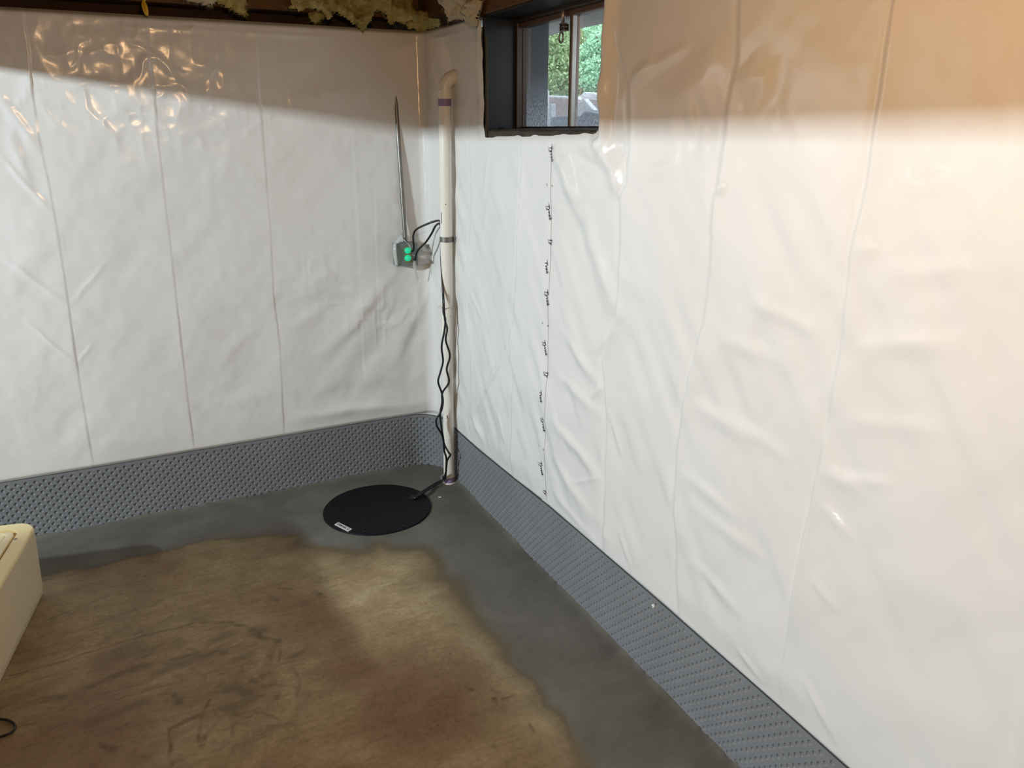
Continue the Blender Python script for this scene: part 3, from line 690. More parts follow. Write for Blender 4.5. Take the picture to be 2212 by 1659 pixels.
# visible cut edge of the board
se = np.arange(-2.55, 3.45, 0.02); ex, ey, nx_, ny_ = board_xy(se); et = board_top(se)
Ve = np.vstack([np.column_stack([ex, ey, et]), np.column_stack([ex+nx_*0.0105, ey+ny_*0.0105, et+0.0004])]); n = len(se)
Fe = np.array([(i, i+1, n+i+1, n+i) for i in range(n-1)])
link('cut_edge', np_mesh('cut_edge', Ve, Fe), plain('dark_cut_edge', (0.05, 0.052, 0.055), 0.7), board)
def button(P, nrm, label, r=0.0075):
    M = Matrix.Translation(Vector(P)) @ Vector(nrm).to_track_quat('Z', 'Y').to_matrix().to_4x4()
    t = empty('fixing_pin', P, label=label, cat='pin')
    o = lathe('pin_head', [(r, -0.002), (r, 0.001), (r*0.85, 0.0028), (r*0.45, 0.0034)], M_BUTTON, None, 16, Matrix.Identity(4)); o.parent = t
    o2 = lathe('pin_stem', [(r*0.28, -0.02), (r*0.28, 0.003), (r*0.2, 0.0042)], M_STEEL, None, 10); o2.parent = t
    t.rotation_euler = Vector(nrm).to_track_quat('Z', 'Y').to_euler()
P = lw(904, 938); button((P[0], -0.001, P[2]), (0, -1, 0), 'white round fixing pin in the dimple board left of the pipe')
P = rw(1412, 1309); button((-0.001, P[1], P[2]), (-1, 0, 0), 'white round fixing pin at the top edge of the right-hand dimple board', 0.006)
P = lw(413, 62); hp = surf(np.array([P[0]]), np.array([P[2]]), 0.001)[0]
button(tuple(hp), (0, -1, 0), 'small fixing pin high on the left plastic sheet', 0.006)

# ------------------------------------------------------------------ sump lid
LC = Vector((-0.409, -0.361, 0.0055)); LR = 0.2285
lid = empty('sump_lid', LC, label='round black plastic sump pit lid set in the grey cement', cat='lid')
seg = 96; rings = [(0.0, 0.0125), (0.018, 0.0125), (0.03, 0.0115), (0.10, 0.0100), (0.17, 0.0085), (0.205, 0.0078), (0.213, 0.0055), (0.222, 0.0055), (LR-0.002, 0.0050), (LR, 0.0030), (LR, -0.003)]
verts = []; faces = []
for i, (r, z) in enumerate(rings):
    for k in range(seg):
        a = 2*math.pi*k/seg; rib = 0.0012*max(0, math.cos(a*12))**10 if 0.03 <= r <= 0.2 else 0
        rr_ = r+(0.0016 if (k % 16 in (0, 1)) and r > 0.22 else 0)
        verts.append((rr_*math.cos(a), rr_*math.sin(a), z+rib))
for i in range(1, len(rings)-1):
    for k in range(seg):
        k2 = (k+1) % seg; faces.append((i*seg+k, i*seg+k2, (i+1)*seg+k2, (i+1)*seg+k))
faces = [tuple(seg+k for k in range(seg))]+[f[::-1] for f in faces]
me = mesh('lid_disc', verts, faces); bm = bmesh.new(); bm.from_mesh(me); bmesh.ops.delete(bm, geom=[v for v in bm.verts if not v.link_faces], context='VERTS'); bmesh.ops.recalc_face_normals(bm, faces=bm.faces); bm.to_mesh(me); bm.free()
o = link('lid_disc', me, M_LID, None, True); o.parent = lid; add_sharp(o, 60)
for k in range(8):
    a = 2*math.pi*(k+0.3)/8
    o = lathe('lid_bolt', [(0.006, 0.004), (0.006, 0.0085), (0.0045, 0.0095)], M_LIDDARK, None, 10); o.parent = lid; o.location = (0.212*math.cos(a), 0.212*math.sin(a), 0)
# cord grommet near the far right of the lid
gp = fl(893, 1077, 0.012)
o = lathe('cord_grommet', [(0.016, 0.006), (0.016, 0.014), (0.011, 0.018), (0.006, 0.018)], M_LIDDARK, None, 16); o.parent = lid; o.location = (gp[0]-LC.x, gp[1]-LC.y, 0)
# printed sticker
q = [fl(x, y, 0.014) for x, y in ((722.5, 1132.5), (731, 1128), (760.5, 1142.5), (752, 1147.5))]
q = [Vector(p)-LC for p in q]
def stick(u_, v_, dz): return (q[0]*(1-u_)*(1-v_)+q[1]*(1-u_)*v_+q[3]*u_*(1-v_)+q[2]*u_*v_)+Vector((0, 0, dz))
me = mesh('lid_sticker', [stick(0, 0, 0), stick(1, 0, 0), stick(1, 1, 0), stick(0, 1, 0), stick(0, 0, -.004), stick(1, 0, -.004), stick(1, 1, -.004), stick(0, 1, -.004)],
          [(0, 1, 2, 3), (0, 4, 5, 1), (1, 5, 6, 2), (2, 6, 7, 3), (3, 7, 4, 0)])
st = link('lid_sticker', me, M_LABEL, None, label='small white sticker with faint black lettering'); st.parent = lid
Vt, Ft = text_polys('ERMABL7-J'); Vt = np.array(Vt); xm = Vt[:, 0].max()
me = mesh('sticker_text', [stick(0.08+0.84*x/xm, 0.24+0.72*y, 0.0006) for x, y, _ in Vt], Ft)
o = link('sticker_text', me, M_INK); o.parent = st

# ------------------------------------------------------------------ discharge pipe
PB = Vector((-0.0345, -0.252, 0.004))
top_ray = ray_point(960.5, 212, 0, -0.044); PT = Vector(top_ray)
pipe = empty('drain_pipe', PB, label='white vertical plastic drain pipe in the corner with a top elbow', cat='pipe')
def ppt(z): t = (z-PB.z)/(PT.z-PB.z); return PB+(PT-PB)*t
def addp(o, par): o.parent = par; o.matrix_parent_inverse = Matrix.Translation(-Vector(par.location)); return o
RP = 0.0248
addp(tube('pipe_shaft', [ppt(0.0), ppt(0.4), ppt(0.8), ppt(1.2), ppt(PT.z)], RP, M_PVC, None, 28), pipe)
addp(tube('primer_band', [ppt(0.012), ppt(0.036)], RP+0.0007, M_PRIMER, None, 28, label='purple primer band'), pipe)
addp(tube('primer_band', [ppt(PT.z-0.028), ppt(PT.z)], RP+0.0007, M_PRIMER, None, 28, label='purple primer band'), pipe)
addp(tube('base_collar', [ppt(0.0), ppt(0.010)], RP+0.005, M_PVC, None, 28), pipe)
# elbow: collar, quarter bend and stub into the wall
er = 0.050; el = [ppt(PT.z-0.002), ppt(PT.z+0.030)]; addp(tube('elbow_collar', el, RP+0.0042, M_PVC, None, 28), pipe)
c0 = ppt(PT.z+0.028); bend = []
dirx = Vector((0.97, -0.22, 0)).normalized()
for k in range(10):
    a = math.pi/2*k/9; bend.append(c0+dirx*(er*(1-math.cos(a)))+Vector((0, 0, er*math.sin(a))))
bend.append(bend[-1]+dirx*0.05)
addp(tube('elbow', bend, RP+0.0015, M_PVC, None, 28), pipe)
# printed line on the pipe
for z0, z1 in ((1.19, 1.235), (0.335, 0.35)):
    b = ppt(z0); a = math.radians(200 if z0 > 1 else 235)
    d = Vector((math.cos(a), math.sin(a), 0))*(RP+0.0004); tn = Vector((-math.sin(a), math.cos(a), 0))*0.0016
    b1 = ppt(z1); me = mesh('pipe_print', [b+d-tn, b+d+tn, b1+d+tn, b1+d-tn], [(0, 1, 2, 3)]); addp(link('pipe_print', me, M_INK), pipe)
# galvanised strap
sz = float(ray_point(970, 516, 1, ppt(1.1).y)[2]); sp_ = ppt(sz)
strap = empty('pipe_strap', sp_, label='grey metal strap clamping the white pipe to the wall', cat='strap')
verts, faces = [], []; n = 22
for i in range(n+1):
    a = math.radians(-200+230*i/n)          # around the front of the pipe
    for r in (RP+0.0006, RP+0.0026):
        for dz in (-0.0105, 0.0105): verts.append(Vector((sp_.x+r*math.cos(a), sp_.y+r*math.sin(a), sp_.z+dz)))
for i in range(n):
    b = i*4; c = b+4
    faces += [(b, b+1, c+1, c), (b+2, c+2, c+3, b+3), (b+1, b+3, c+3, c+1), (b, c, c+2, b+2)]
addp(link('strap_band', mesh('strap_band', verts, faces), M_STEEL), strap)
# ear with a screw hole, flat towards the viewer side
bm = bmesh.new(); e0 = Vector((sp_.x+RP*0.75, sp_.y-0.012, sp_.z)); ax = Vector((0.80, -0.60, 0)).normalized()
hole = []; outer = []
for k in range(20):
    a = 2*math.pi*k/20; hole.append((0.020+0.0048*math.cos(a), 0.0048*math.sin(a)))
    cx_, cy_ = math.cos(a), math.sin(a); m_ = max(abs(cx_)/1.0, abs(cy_)); outer.append((0.018+0.0125*cx_/m_ if cx_ < 0 else 0.018+0.0125*cx_, 0.0105*cy_/m_ if cx_ < 0 else 0.0105*cy_))
for dy in (0, 0.002):
    for lst in (hole, outer):
        for (s_, z_) in lst: bm.verts.new(e0+ax*s_+Vector((0, 0, z_))+Vector((-ax.y, ax.x, 0))*dy)
bm.verts.ensure_lookup_table(); vs = bm.verts
for k in range(20):
    k2 = (k+1) % 20
    for a_, b_ in ((0, 20), (40, 60)): bm.faces.new((vs[a_+k], vs[a_+k2], vs[b_+k2], vs[b_+k]))
    bm.faces.new((vs[20+k], vs[20+k2], vs[60+k2], vs[60+k])); bm.faces.new((vs[k], vs[k2], vs[40+k2], vs[40+k]))
addp(link('strap_ear', bm_mesh('strap_ear', bm), M_STEEL), strap)

# ------------------------------------------------------------------ outlet box, conduit, plugs
BY = -0.058
b0 = lw(856, 527, BY); b1 = lw(900, 572.5, BY)
bcx = 0.5*(b0[0]+b1[0])+0.003; bcz = 0.5*(b0[2]+b1[2]); hw_ = 0.5*(b0[2]-b1[2])
ob = empty('outlet_box', (bcx, 0.0, bcz), label='grey metal outlet box on the left wall with two lit green plugs', cat='outlet box')
def lbox(name, lo_, hi_, mat, par, bev=0.0, **kw):
    o = box(name, lo_, hi_, mat, None, bev, **kw); o.parent = par; return o
lbox('box_body', (-hw_, -0.046, -hw_), (hw_, 0.02, hw_), M_BOXGREY, ob, 0.004)
cov = lbox('cover_plate', (-hw_-0.001, -0.058, -hw_-0.001), (hw_+0.001, -0.045, hw_+0.001), M_BOXGREY, ob, 0.003)
for sx_ in (-1, 1):
    for sz_ in (-1, 1):
        o = lathe('cover_screw', [(0.0045, -0.002), (0.0045, 0.001), (0.003, 0.002)], M_STEEL, None, 12, Matrix.Rotation(math.pi/2, 4, 'X')); o.parent = cov
        o.location = (sx_*(hw_-0.010), -0.058, sz_*(hw_-0.010))
for dz in (0.019, -0.019):
    o = lathe('outlet_face', [(0.0165, -0.002), (0.0165, 0.003), (0.0155, 0.004)], M_OUTLET, None, 24, Matrix.Rotation(math.pi/2, 4, 'X')); o.parent = cov; o.location = (0.004, -0.058, dz)
lbox('outlet_yoke', (-0.010, -0.0605, -0.036), (0.018, -0.0575, 0.036), M_OUTLET, cov, 0.001)
plug_ends = []
for i, py_ in enumerate((541, 557.5)):
    c = Vector(lw(881.5, py_, -0.075)); pg = empty('lit_plug', c, label=('upper' if i == 0 else 'lower')+' glowing green plug in the outlet box', cat='plug')
    Mx = Matrix.Rotation(math.radians(78), 4, 'X') @ Matrix.Rotation(math.radians(0), 4, 'Z')
    o = lathe('plug_body', [(0.0095, -0.016), (0.0120, -0.012), (0.0118, -0.002), (0.0088, 0.004), (0.0092, 0.010), (0.0068, 0.016), (0.0050, 0.021)], M_GREEN, None, 20, Mx); o.parent = pg
    for k in range(3):
        o = lathe('grip_ring', [(0.0108, -0.0014), (0.0136, 0), (0.0108, 0.0014)], M_GREEN, None, 20, Mx @ Matrix.Translation((0, 0, -0.008+k*0.005))); o.parent = pg
    plug_ends.append(c)
# conduit: rises from the box and slips behind the plastic higher up
c_top = lw(849.5, 142, 0.010); c_bot = lw(876, 521, -0.030); c_mid = 0.5*(c_top+c_bot)
cd = empty('conduit', tuple(c_bot), label='thin steel conduit rising from the outlet box into a slit in the plastic', cat='conduit')
pts = [c_bot+(c_top-c_bot)*t for t in np.linspace(-0.01, 1.06, 14)]
addp(tube('conduit_tube', pts, 0.0092, M_STEEL, None, 16), cd)
for t in (0.215,):
    q_ = c_bot+(c_top-c_bot)*t; q2 = c_bot+(c_top-c_bot)*(t+0.045); addp(tube('conduit_coupling', [q_, q2], 0.0101, M_STEEL, None, 16), cd)
# torn film round the box
def flap(pts, th=0.0009, off=None):
    """strip of film through left/right edge point pairs"""
    A = smooth_path([p[0] for p in pts], 4); B = smooth_path([p[1] for p in pts], 4); v = []; f = []
    for a, b in zip(A, B):
        for t in (0, 0.5, 1): v.append(tuple(a+(b-a)*t+np.array([0, -0.003*math.sin(math.pi*t), 0])))
    for i in range(len(A)-1):
        for k in range(2): f.append((i*3+k, i*3+k+1, i*3+k+4, i*3+k+3))
    o = link('torn_flap', mesh('torn_flap', v, f), M_FLAP, sheet_a, True)
    m = o.modifiers.new('thickness', 'SOLIDIFY'); m.thickness = th; return o
def LP(x, y, d): return lw(x, y, d)
flap([(LP(849, 526, -.05), LP(856, 525, -.064)), (LP(848.5, 540, -.06), LP(856.5, 540, -.070)), (LP(850, 556, -.06), LP(858, 556, -.070)), (LP(854, 574, -.05), LP(860, 573, -.064))])
flap([(LP(849, 524, -.03), LP(857, 527, -.062)), (LP(857, 513, -.02), LP(866, 521, -.060)), (LP(865, 503, -.008), LP(871, 514, -.045))])
flap([(LP(862, 513, -.03), LP(868, 514, -.05)), (LP(872, 519, -.06), LP(878, 523, -.075)), (LP(884, 528, -.085), LP(888, 538, -.09)), (LP(890, 542, -.09), LP(894, 543, -.085))])
flap([(LP(892, 562, -.07), LP(898, 561, -.065)), (LP(892, 575, -.06), LP(899, 578, -.06)), (LP(896, 592, -.05), LP(902, 592, -.05)), (LP(899, 604, -.04), LP(905, 602, -.04))])
flap([(LP(898, 525, -.03), LP(893, 568, -.06)), (LP(914, 530, -.045), LP(905, 572, -.055)), (LP(928, 540, -.05), LP(918, 570, -.05)), (LP(945, 552, -.02), LP(935, 568, -.03))])
flap([(LP(927, 574, -.03), LP(939, 570, -.03)), (LP(930, 590, -.035), LP(941, 588, -.035)), (LP(934, 606, -.03), LP(943, 604, -.03)), (LP(938, 618, -.02), LP(946, 614, -.02))])

# ------------------------------------------------------------------ cords
def at_p(px, py, off):
    yy = -0.28
    for _ in range(5):
        P = np.array(lw(px, py, yy)); yy = ppt(P[2]).y+off
    return P
YP = -0.043
def at_y(px, py, y):
    if y > -0.09 and py > 590: return at_p(px, py, y)      # offset in front of the pipe axis
    return np.array(lw(px, py, y))
c1 = [at_y(889, 543, -.085), at_y(894, 538, -.095), at_y(893, 520, -.11), at_y(893, 508, -.125), at_y(900, 495, -.15), at_y(925, 483, -.19), at_y(943, 477, -.22), at_y(951, 479, -.27), at_p(954.5, 497, 0.006), at_p(954, 540, 0.004), at_p(955, 600, -0.006), at_p(957.5, 650, -0.036),
      at_y(958, 675, YP), at_y(962, 690, YP), at_y(960, 715, YP), at_y(954, 748, YP), at_y(957, 780, YP), at_y(951, 805, YP), at_y(946.5, 825, YP), at_y(954, 848, YP), at_y(957, 868, YP), at_y(953, 888, YP), at_y(943, 905, YP), at_y(944, 920, YP), at_y(955, 940, YP), at_y(960, 960, YP), at_y(969, 977, YP-.02), at_y(973, 983, YP-.025), at_y(966, 995, YP-.01), at_y(963, 1020, YP)]
c2 = [at_y(893, 560, -.085), at_y(897.5, 561, -.095), at_y(899, 550, -.11), at_y(905, 538, -.13), at_y(920, 523, -.16), at_y(932, 505, -.19), at_y(941, 488, -.22), at_y(950, 484, -.27), at_p(953.5, 505, 0.014), at_p(953, 560, 0.012), at_p(956, 610, 0.0), at_p(958.5, 650, -0.044), at_y(961, 690, YP-.01), at_y(966, 710, YP-.02), at_y(963, 735, YP-.02), at_y(972, 768, YP-.03),
      at_y(965, 797, YP-.02), at_y(970, 825, YP-.025), at_y(956, 848, YP-.006), at_y(955, 870, YP-.006), at_y(951, 895, YP), at_y(954, 925, YP), at_y(958, 950, YP), at_y(960, 975, YP), at_y(964, 990, YP), at_y(963, 1022, YP-.004)]
lidp = fl(893, 1077, 0.030); cord_tail = lambda d: [np.array(fl(957, 1036, 0.035))+d, np.array(fl(935, 1049, 0.018))+d, np.array(fl(912, 1064, 0.028))+d, np.array(fl(897, 1075, 0.022))+d*0.5, np.array(gp)+d*0.4+np.array([0, 0, -0.004])]
tube('power_cord', smooth_path(c1+cord_tail(np.array([0.0, 0.006, 0])), 6), 0.0043, M_CORD, None, 8, label='black power cord from the upper plug, looping left of the pipe', cat='cord')
tube('power_cord', smooth_path(c2+cord_tail(np.array([0.004, -0.004, 0])), 6), 0.0043, M_CORD, None, 8, label='black power cord from the lower plug, bulging over the pipe', cat='cord')
def tie(px, py, label, tail):
    z = float(ray_point(px, py, 1, -.25)[2]); c = ppt(z); t = empty('cable_tie', c, label=label, cat='cable tie')
    loop = []
    for k in range(25):
        a = 2*math.pi*k/24; loop.append(Vector((c.x-0.006+(RP+0.0085)*math.cos(a), c.y+(RP+0.0025)*math.sin(a), c.z+0.002*math.cos(a))))
    addp(tube('tie_loop', loop, 0.0012, M_TIE, None, 6), t)
    h = Vector((c.x-0.031, c.y-0.016, c.z)); Mh = Matrix.Translation(h) @ Matrix.Rotation(0.5, 4, 'Z')
    addp(box('tie_head', (-0.004, -0.003, -0.003), (0.004, 0.003, 0.003), M_TIE, None, 0.0008, Mh), t)
    addp(tube('tie_tail', [h, h+Vector(tail)*0.5, h+Vector(tail)], 0.0011, M_TIE, None, 6), t)
tie(966, 657, 'white nylon cable tie around pipe and cords below the strap', (0.004, -0.012, -0.004))
tie(966, 1028, 'white nylon cable tie around pipe and cords just above the floor', (-0.020, -0.004, 0.004))
# clear tape bits on the cord tail and a chip on the cement
P = fl(950, 1074, 0.006); box('plaster_chip', (P[0]-.006, P[1]-.003, .004), (P[0]+.006, P[1]+.003, .008), M_BUTTON, None, 0.001, label='tiny white chip lying on the cement beside the pipe', cat='chip')

# ------------------------------------------------------------------ window
win = empty('window_1', (0.0, -1.0, 1.53), kind='structure', label='small steel basement window in the right wall')
def wb(name, lo_, hi_, mat, bev=0.002, par=None, **kw): return addp(box(name, lo_, hi_, mat, None, bev, **kw), par or win)
GX = 0.150
wb('jamb_panel', (-0.004, -0.622, 1.50), (0.250, -0.604, 1.93), M_BLUEMETAL)
wb('jamb_panel', (0.010, -1.44, 1.50), (0.250, -1.400, 1.93), M_BLUEMETAL)
wb('jamb_edge', (-0.006, -0.634, 1.515), (0.004, -0.621, 1.86), M_SILL, 0.001)
wb('head_panel', (-0.006, -1.42, 1.918), (0.250, -0.610, 1.934), M_BLUEMETAL)
# sill with a rough, slightly worn front
sv = []; sf = []; n = 60
for i in range(n+1):
    y = -0.610-0.80*i/n; w = 0.004*float(vnoise(np.array(y*30), np.array(0.0), 61)); lo_z = 1.500
    for (x, z) in ((0.000+w*0.5, lo_z), (0.000+w, 1.546+w*0.3), (0.006, 1.551), (0.135, 1.5565), (0.27, 1.553), (0.27, lo_z)): sv.append((x, y, z))
for i in range(n):
    for k in range(5): sf.append((i*6+k, i*6+k+1, (i+1)*6+k+1, (i+1)*6+k))
o = addp(link('window_sill', mesh('window_sill', sv, sf), M_SILL), win)
# fixed frame then the sash
wb('frame_stile', (0.112, -0.640, 1.55), (0.168, -0.618, 1.925), M_FRAME, 0.003)
wb('frame_stile', (0.112, -1.402, 1.55), (0.168, -1.325, 1.925), M_FRAME, 0.003)
wb('frame_head', (0.108, -1.40, 1.906), (0.172, -0.618, 1.925), M_FRAME, 0.003)
wb('sash_head', (0.128, -1.34, 1.890), (0.162, -0.630, 1.908), M_MULL, 0.003)
wb('sash_bottom', (0.128, -1.34, 1.552), (0.162, -0.630, 1.562), M_FRAME, 0.002)
wb('sash_stile', (0.134, -0.643, 1.556), (0.160, -0.633, 1.905), M_FRAME, 0.002)
wb('mullion', (0.134, -0.985, 1.556), (0.162, -0.966, 1.905), M_MULL, 0.003)
wb('mullion_bead', (0.130, -0.992, 1.556), (0.146, -0.985, 1.905), M_LATCH, 0.002)
for (y0, y1) in ((-0.968, -0.644), (-1.33, -0.988)):
    me = mesh('glass_pane', [(GX, y0, 1.560), (GX, y1, 1.560), (GX, y1, 1.895), (GX, y0, 1.895)], [(0, 1, 2, 3)])
    o = addp(link('glass_pane', me, M_GLASS), win)
# latch with ring pull
lt = addp(empty('latch', (0.125, -0.955, 1.88)), win)
def lat(name, o): o.parent = lt; o.matrix_parent_inverse = Matrix.Translation(-Vector((0.125, -0.955, 1.88))); return o
lt.matrix_parent_inverse = Matrix.Translation(-Vector(win.location))
lat('lever', link('latch_lever', tube_mesh('latch_lever', [(0.118, -0.955, 1.918), (0.116, -0.955, 1.900), (0.116, -0.955, 1.868)], [0.0025, 0.0062, 0.0068], 10), M_LATCH, None, True))
lat('block', box('latch_block', (0.108, -0.966, 1.848), (0.132, -0.946, 1.868), M_FRAME, None, 0.002))
for z in (1.848, 1.858, 1.868):
    lat('wire', tube('latch_wire', [(0.112, -0.940, z), (0.106, -0.950, z), (0.106, -0.972, z), (0.120, -0.976, z)], 0.0014, M_LATCH, None, 6))
ring = [Vector((0.112, -0.952+0.0125*math.cos(a), 1.829+0.0155*math.sin(a))) for a in np.linspace(0, 2*math.pi, 25)]
lat('ring', tube('latch_ring', ring, 0.0030, M_LATCH, None, 8))
# a dead leaf curl on the sill by the jamb
fp = rw(1085, 276, 0.04); vs_ = []; 
for i in range(7):
    for k in range(3): vs_.append((0.03+0.008*k, -0.652-0.008*i, 1.551+0.004*math.sin(i*0.9)+0.005*abs(k-1)))
link('dead_leaf', mesh('dead_leaf', vs_, [(i*3+k, i*3+k+1, i*3+k+4, i*3+k+3) for i in range(6) for k in range(2)]), M_SILL, None, True, label='curled dead leaf in the corner of the window sill', cat='leaf').modifiers.new('t', 'SOLIDIFY').thickness = 0.001

# ------------------------------------------------------------------ outside the window
bm = bmesh.new()
gv = [[bm.verts.new((0.26+5.5*i/12, 8.0-11.0*j/14, 1.50+0.022*i+0.012*math.sin(i*2.1+j*1.7))) for j in range(15)] for i in range(13)]
for i in range(12):
    for j in range(14): bm.faces.new((gv[i][j], gv[i+1][j], gv[i+1][j+1], gv[i][j+1]))
link('ground_outside', bm_mesh('ground_outside', bm), M_SOIL, kind='structure', label='sloping garden soil outside the window')
box('eave_board', (0.26, -3.2, 1.995), (0.80, 8.0, 2.05), M_EAVE, None, 0.004, label='weathered white eave board seen through the top of the window', cat='eave')
def slab(pix, xd, th, mat, label, nm='stone_slab'):
    P = [Vector(rw(px, py, xd)) for px, py in pix]; n = len(P); t = Vector((th, 0, 0)); lean = Vector((0.02, 0, 0))
    me = mesh(nm, P+[p+t for p in P], [tuple(range(n)), tuple(range(2*n-1, n-1, -1))]+[(i, (i+1) % n, (i+1) % n+n, i+n) for i in range(n)])
    bm = bmesh.new(); bm.from_mesh(me); bmesh.ops.recalc_face_normals(bm, faces=bm.faces); bmesh.ops.bevel(bm, geom=bm.edges[:], offset=0.003, segments=1, affect='EDGES'); bm.to_mesh(me); bm.free()
    return link(nm, me, mat, None, label=label, cat='stone')
slab([(1150, 245), (1172, 222), (1190, 207), (1245, 212), (1250, 300), (1150, 300)], 1.10, 0.10, M_ST2, 'pinkish stone slab outside the left window pane')
slab([(1168, 224), (1189, 224), (1189, 300), (1165, 300)], 0.72, 0.03, M_ST1, 'narrow pale upright slab outside the left pane', 'upright_slab')
slab([(1168, 178), (1176, 200), (1176, 228), (1166, 228)], 0.80, 0.03, M_ST1, 'thin pale splinter of stone standing against the well edge', 'stone_splinter')
slab([(1172, 206), (1245, 208), (1248, 216), (1185, 210)], 1.06, 0.03, M_ST1, 'pale capping stone along the rim outside the left pane', 'capping_stone')
slab([(1190, 253), (1238, 250), (1240, 300), (1188, 300)], 0.70, 0.06, M_ST3, 'dark slate block at the foot of the left pane', 'slate_block')
slab([(1246, 212), (1262, 199), (1282, 201), (1305, 212), (1305, 224), (1246, 222)], 1.20, 0.06, M_ST1, 'pale rounded stone on the rim outside the right pane', 'rim_stone')
slab([(1262, 213), (1310, 216), (1310, 300), (1262, 300)], 1.05, 0.05, M_ST2, 'reddish stone slab outside the right pane')
slab([(1246, 225), (1260, 213), (1282, 238), (1246, 262)], 0.90, 0.03, M_ST1, 'pale triangular stone leaning outside the right pane', 'triangular_stone')
slab([(1262, 240), (1300, 248), (1305, 300), (1246, 300), (1246, 258)], 0.72, 0.06, M_ST3, 'large dark slate block at the foot of the right pane', 'slate_block')
def shrub(name, centers, nleaf, size, mat, label, seed):
    r = np.random.default_rng(seed); root = empty(name, (centers[0][0], centers[0][1], 1.55), label=label, cat='shrub')
    V = []; 
    per = nleaf//len(centers)
    for (cx_, cy_, cz_, rx, ry, rz) in centers:
        d = r.normal(size=(per, 3)); d /= np.linalg.norm(d, axis=1)[:, None]; rad = r.uniform(0.55, 1.0, per)[:, None]**0.6
        P = np.array([cx_, cy_, cz_])+d*rad*np.array([rx, ry, rz])
        a = r.normal(size=(per, 3))+d*0.6; a /= np.linalg.norm(a, axis=1)[:, None]; b = np.cross(a, r.normal(size=(per, 3))); b /= np.linalg.norm(b, axis=1)[:, None]
        s = size*r.uniform(0.6, 1.3, per)[:, None]
        V.append(np.stack([P, P+a*s*0.5+b*s*0.28, P+a*s, P+a*s*0.5-b*s*0.28], 1))
    V = np.concatenate(V).reshape(-1, 3); Fq = np.arange(len(V)).reshape(-1, 4)
    addp(link('foliage', np_mesh('foliage', V, Fq), mat, None, False, kind='stuff'), root)
    for k, (cx_, cy_, cz_, rx, ry, rz) in enumerate(centers[:5]):
        for j in range(3):
            e = np.array([cx_, cy_, cz_])+r.normal(size=3)*np.array([rx, ry, rz])*0.5
            b = np.array([centers[0][0]+0.1*j, centers[0][1]+0.06*k, 1.5]); m = 0.5*(b+e)+r.normal(size=3)*0.06
            addp(tube('branch', smooth_path([b, m, e], 4), 0.008, M_TWIG, None, 6), root)
def rc_(px, py, x): return rw(px, py, x)
c = []
for px, py, x, s in [(1185, 130, 2.2, .35), (1215, 110, 2.3, .38), (1200, 180, 2.1, .30), (1170, 160, 2.3, .35), (1235, 150, 2.4, .38), (1180, 90, 2.6, .4), (1230, 75, 2.7, .4), (1160, 60, 2.8, .45), (1200, 205, 2.0, .25), (1150, 110, 2.4, .4)]:
    P = rc_(px, py, x); c.append((P[0], P[1], P[2], s, s*0.9, s*0.7))
shrub('garden_shrub', c, 20000, 0.032, M_LEAF1, 'olive green twiggy shrub outside the left window pane', 3)
c = []
for px, py, x, s in [(1285, 110, 1.8, .10), (1302, 150, 1.8, .12), (1290, 182, 1.75, .09), (1276, 150, 1.75, .07), (1322, 90, 1.9, .15), (1352, 150, 1.9, .17), (1300, 60, 2.0, .13), (1268, 176, 1.7, .04), (1345, 50, 2.1, .18), (1262, 130, 1.75, .035)]:
    P = rc_(px, py, x); c.append((P[0], P[1], P[2], s, s, s*0.75))
shrub('mint_shrub', c, 15000, 0.022, M_LEAF2, 'bright mint green shrub outside the right window pane', 4)
# hedge well behind
c = [(3.6+0.2*math.sin(k*3), 7.0-0.5*k, 2.2+0.2*math.sin(k*1.7), 0.5, 0.5, 1.0) for k in range(12)]
shrub('hedge', c, 9000, 0.09, M_LEAF1, 'dark green hedge far behind the shrubs', 5)

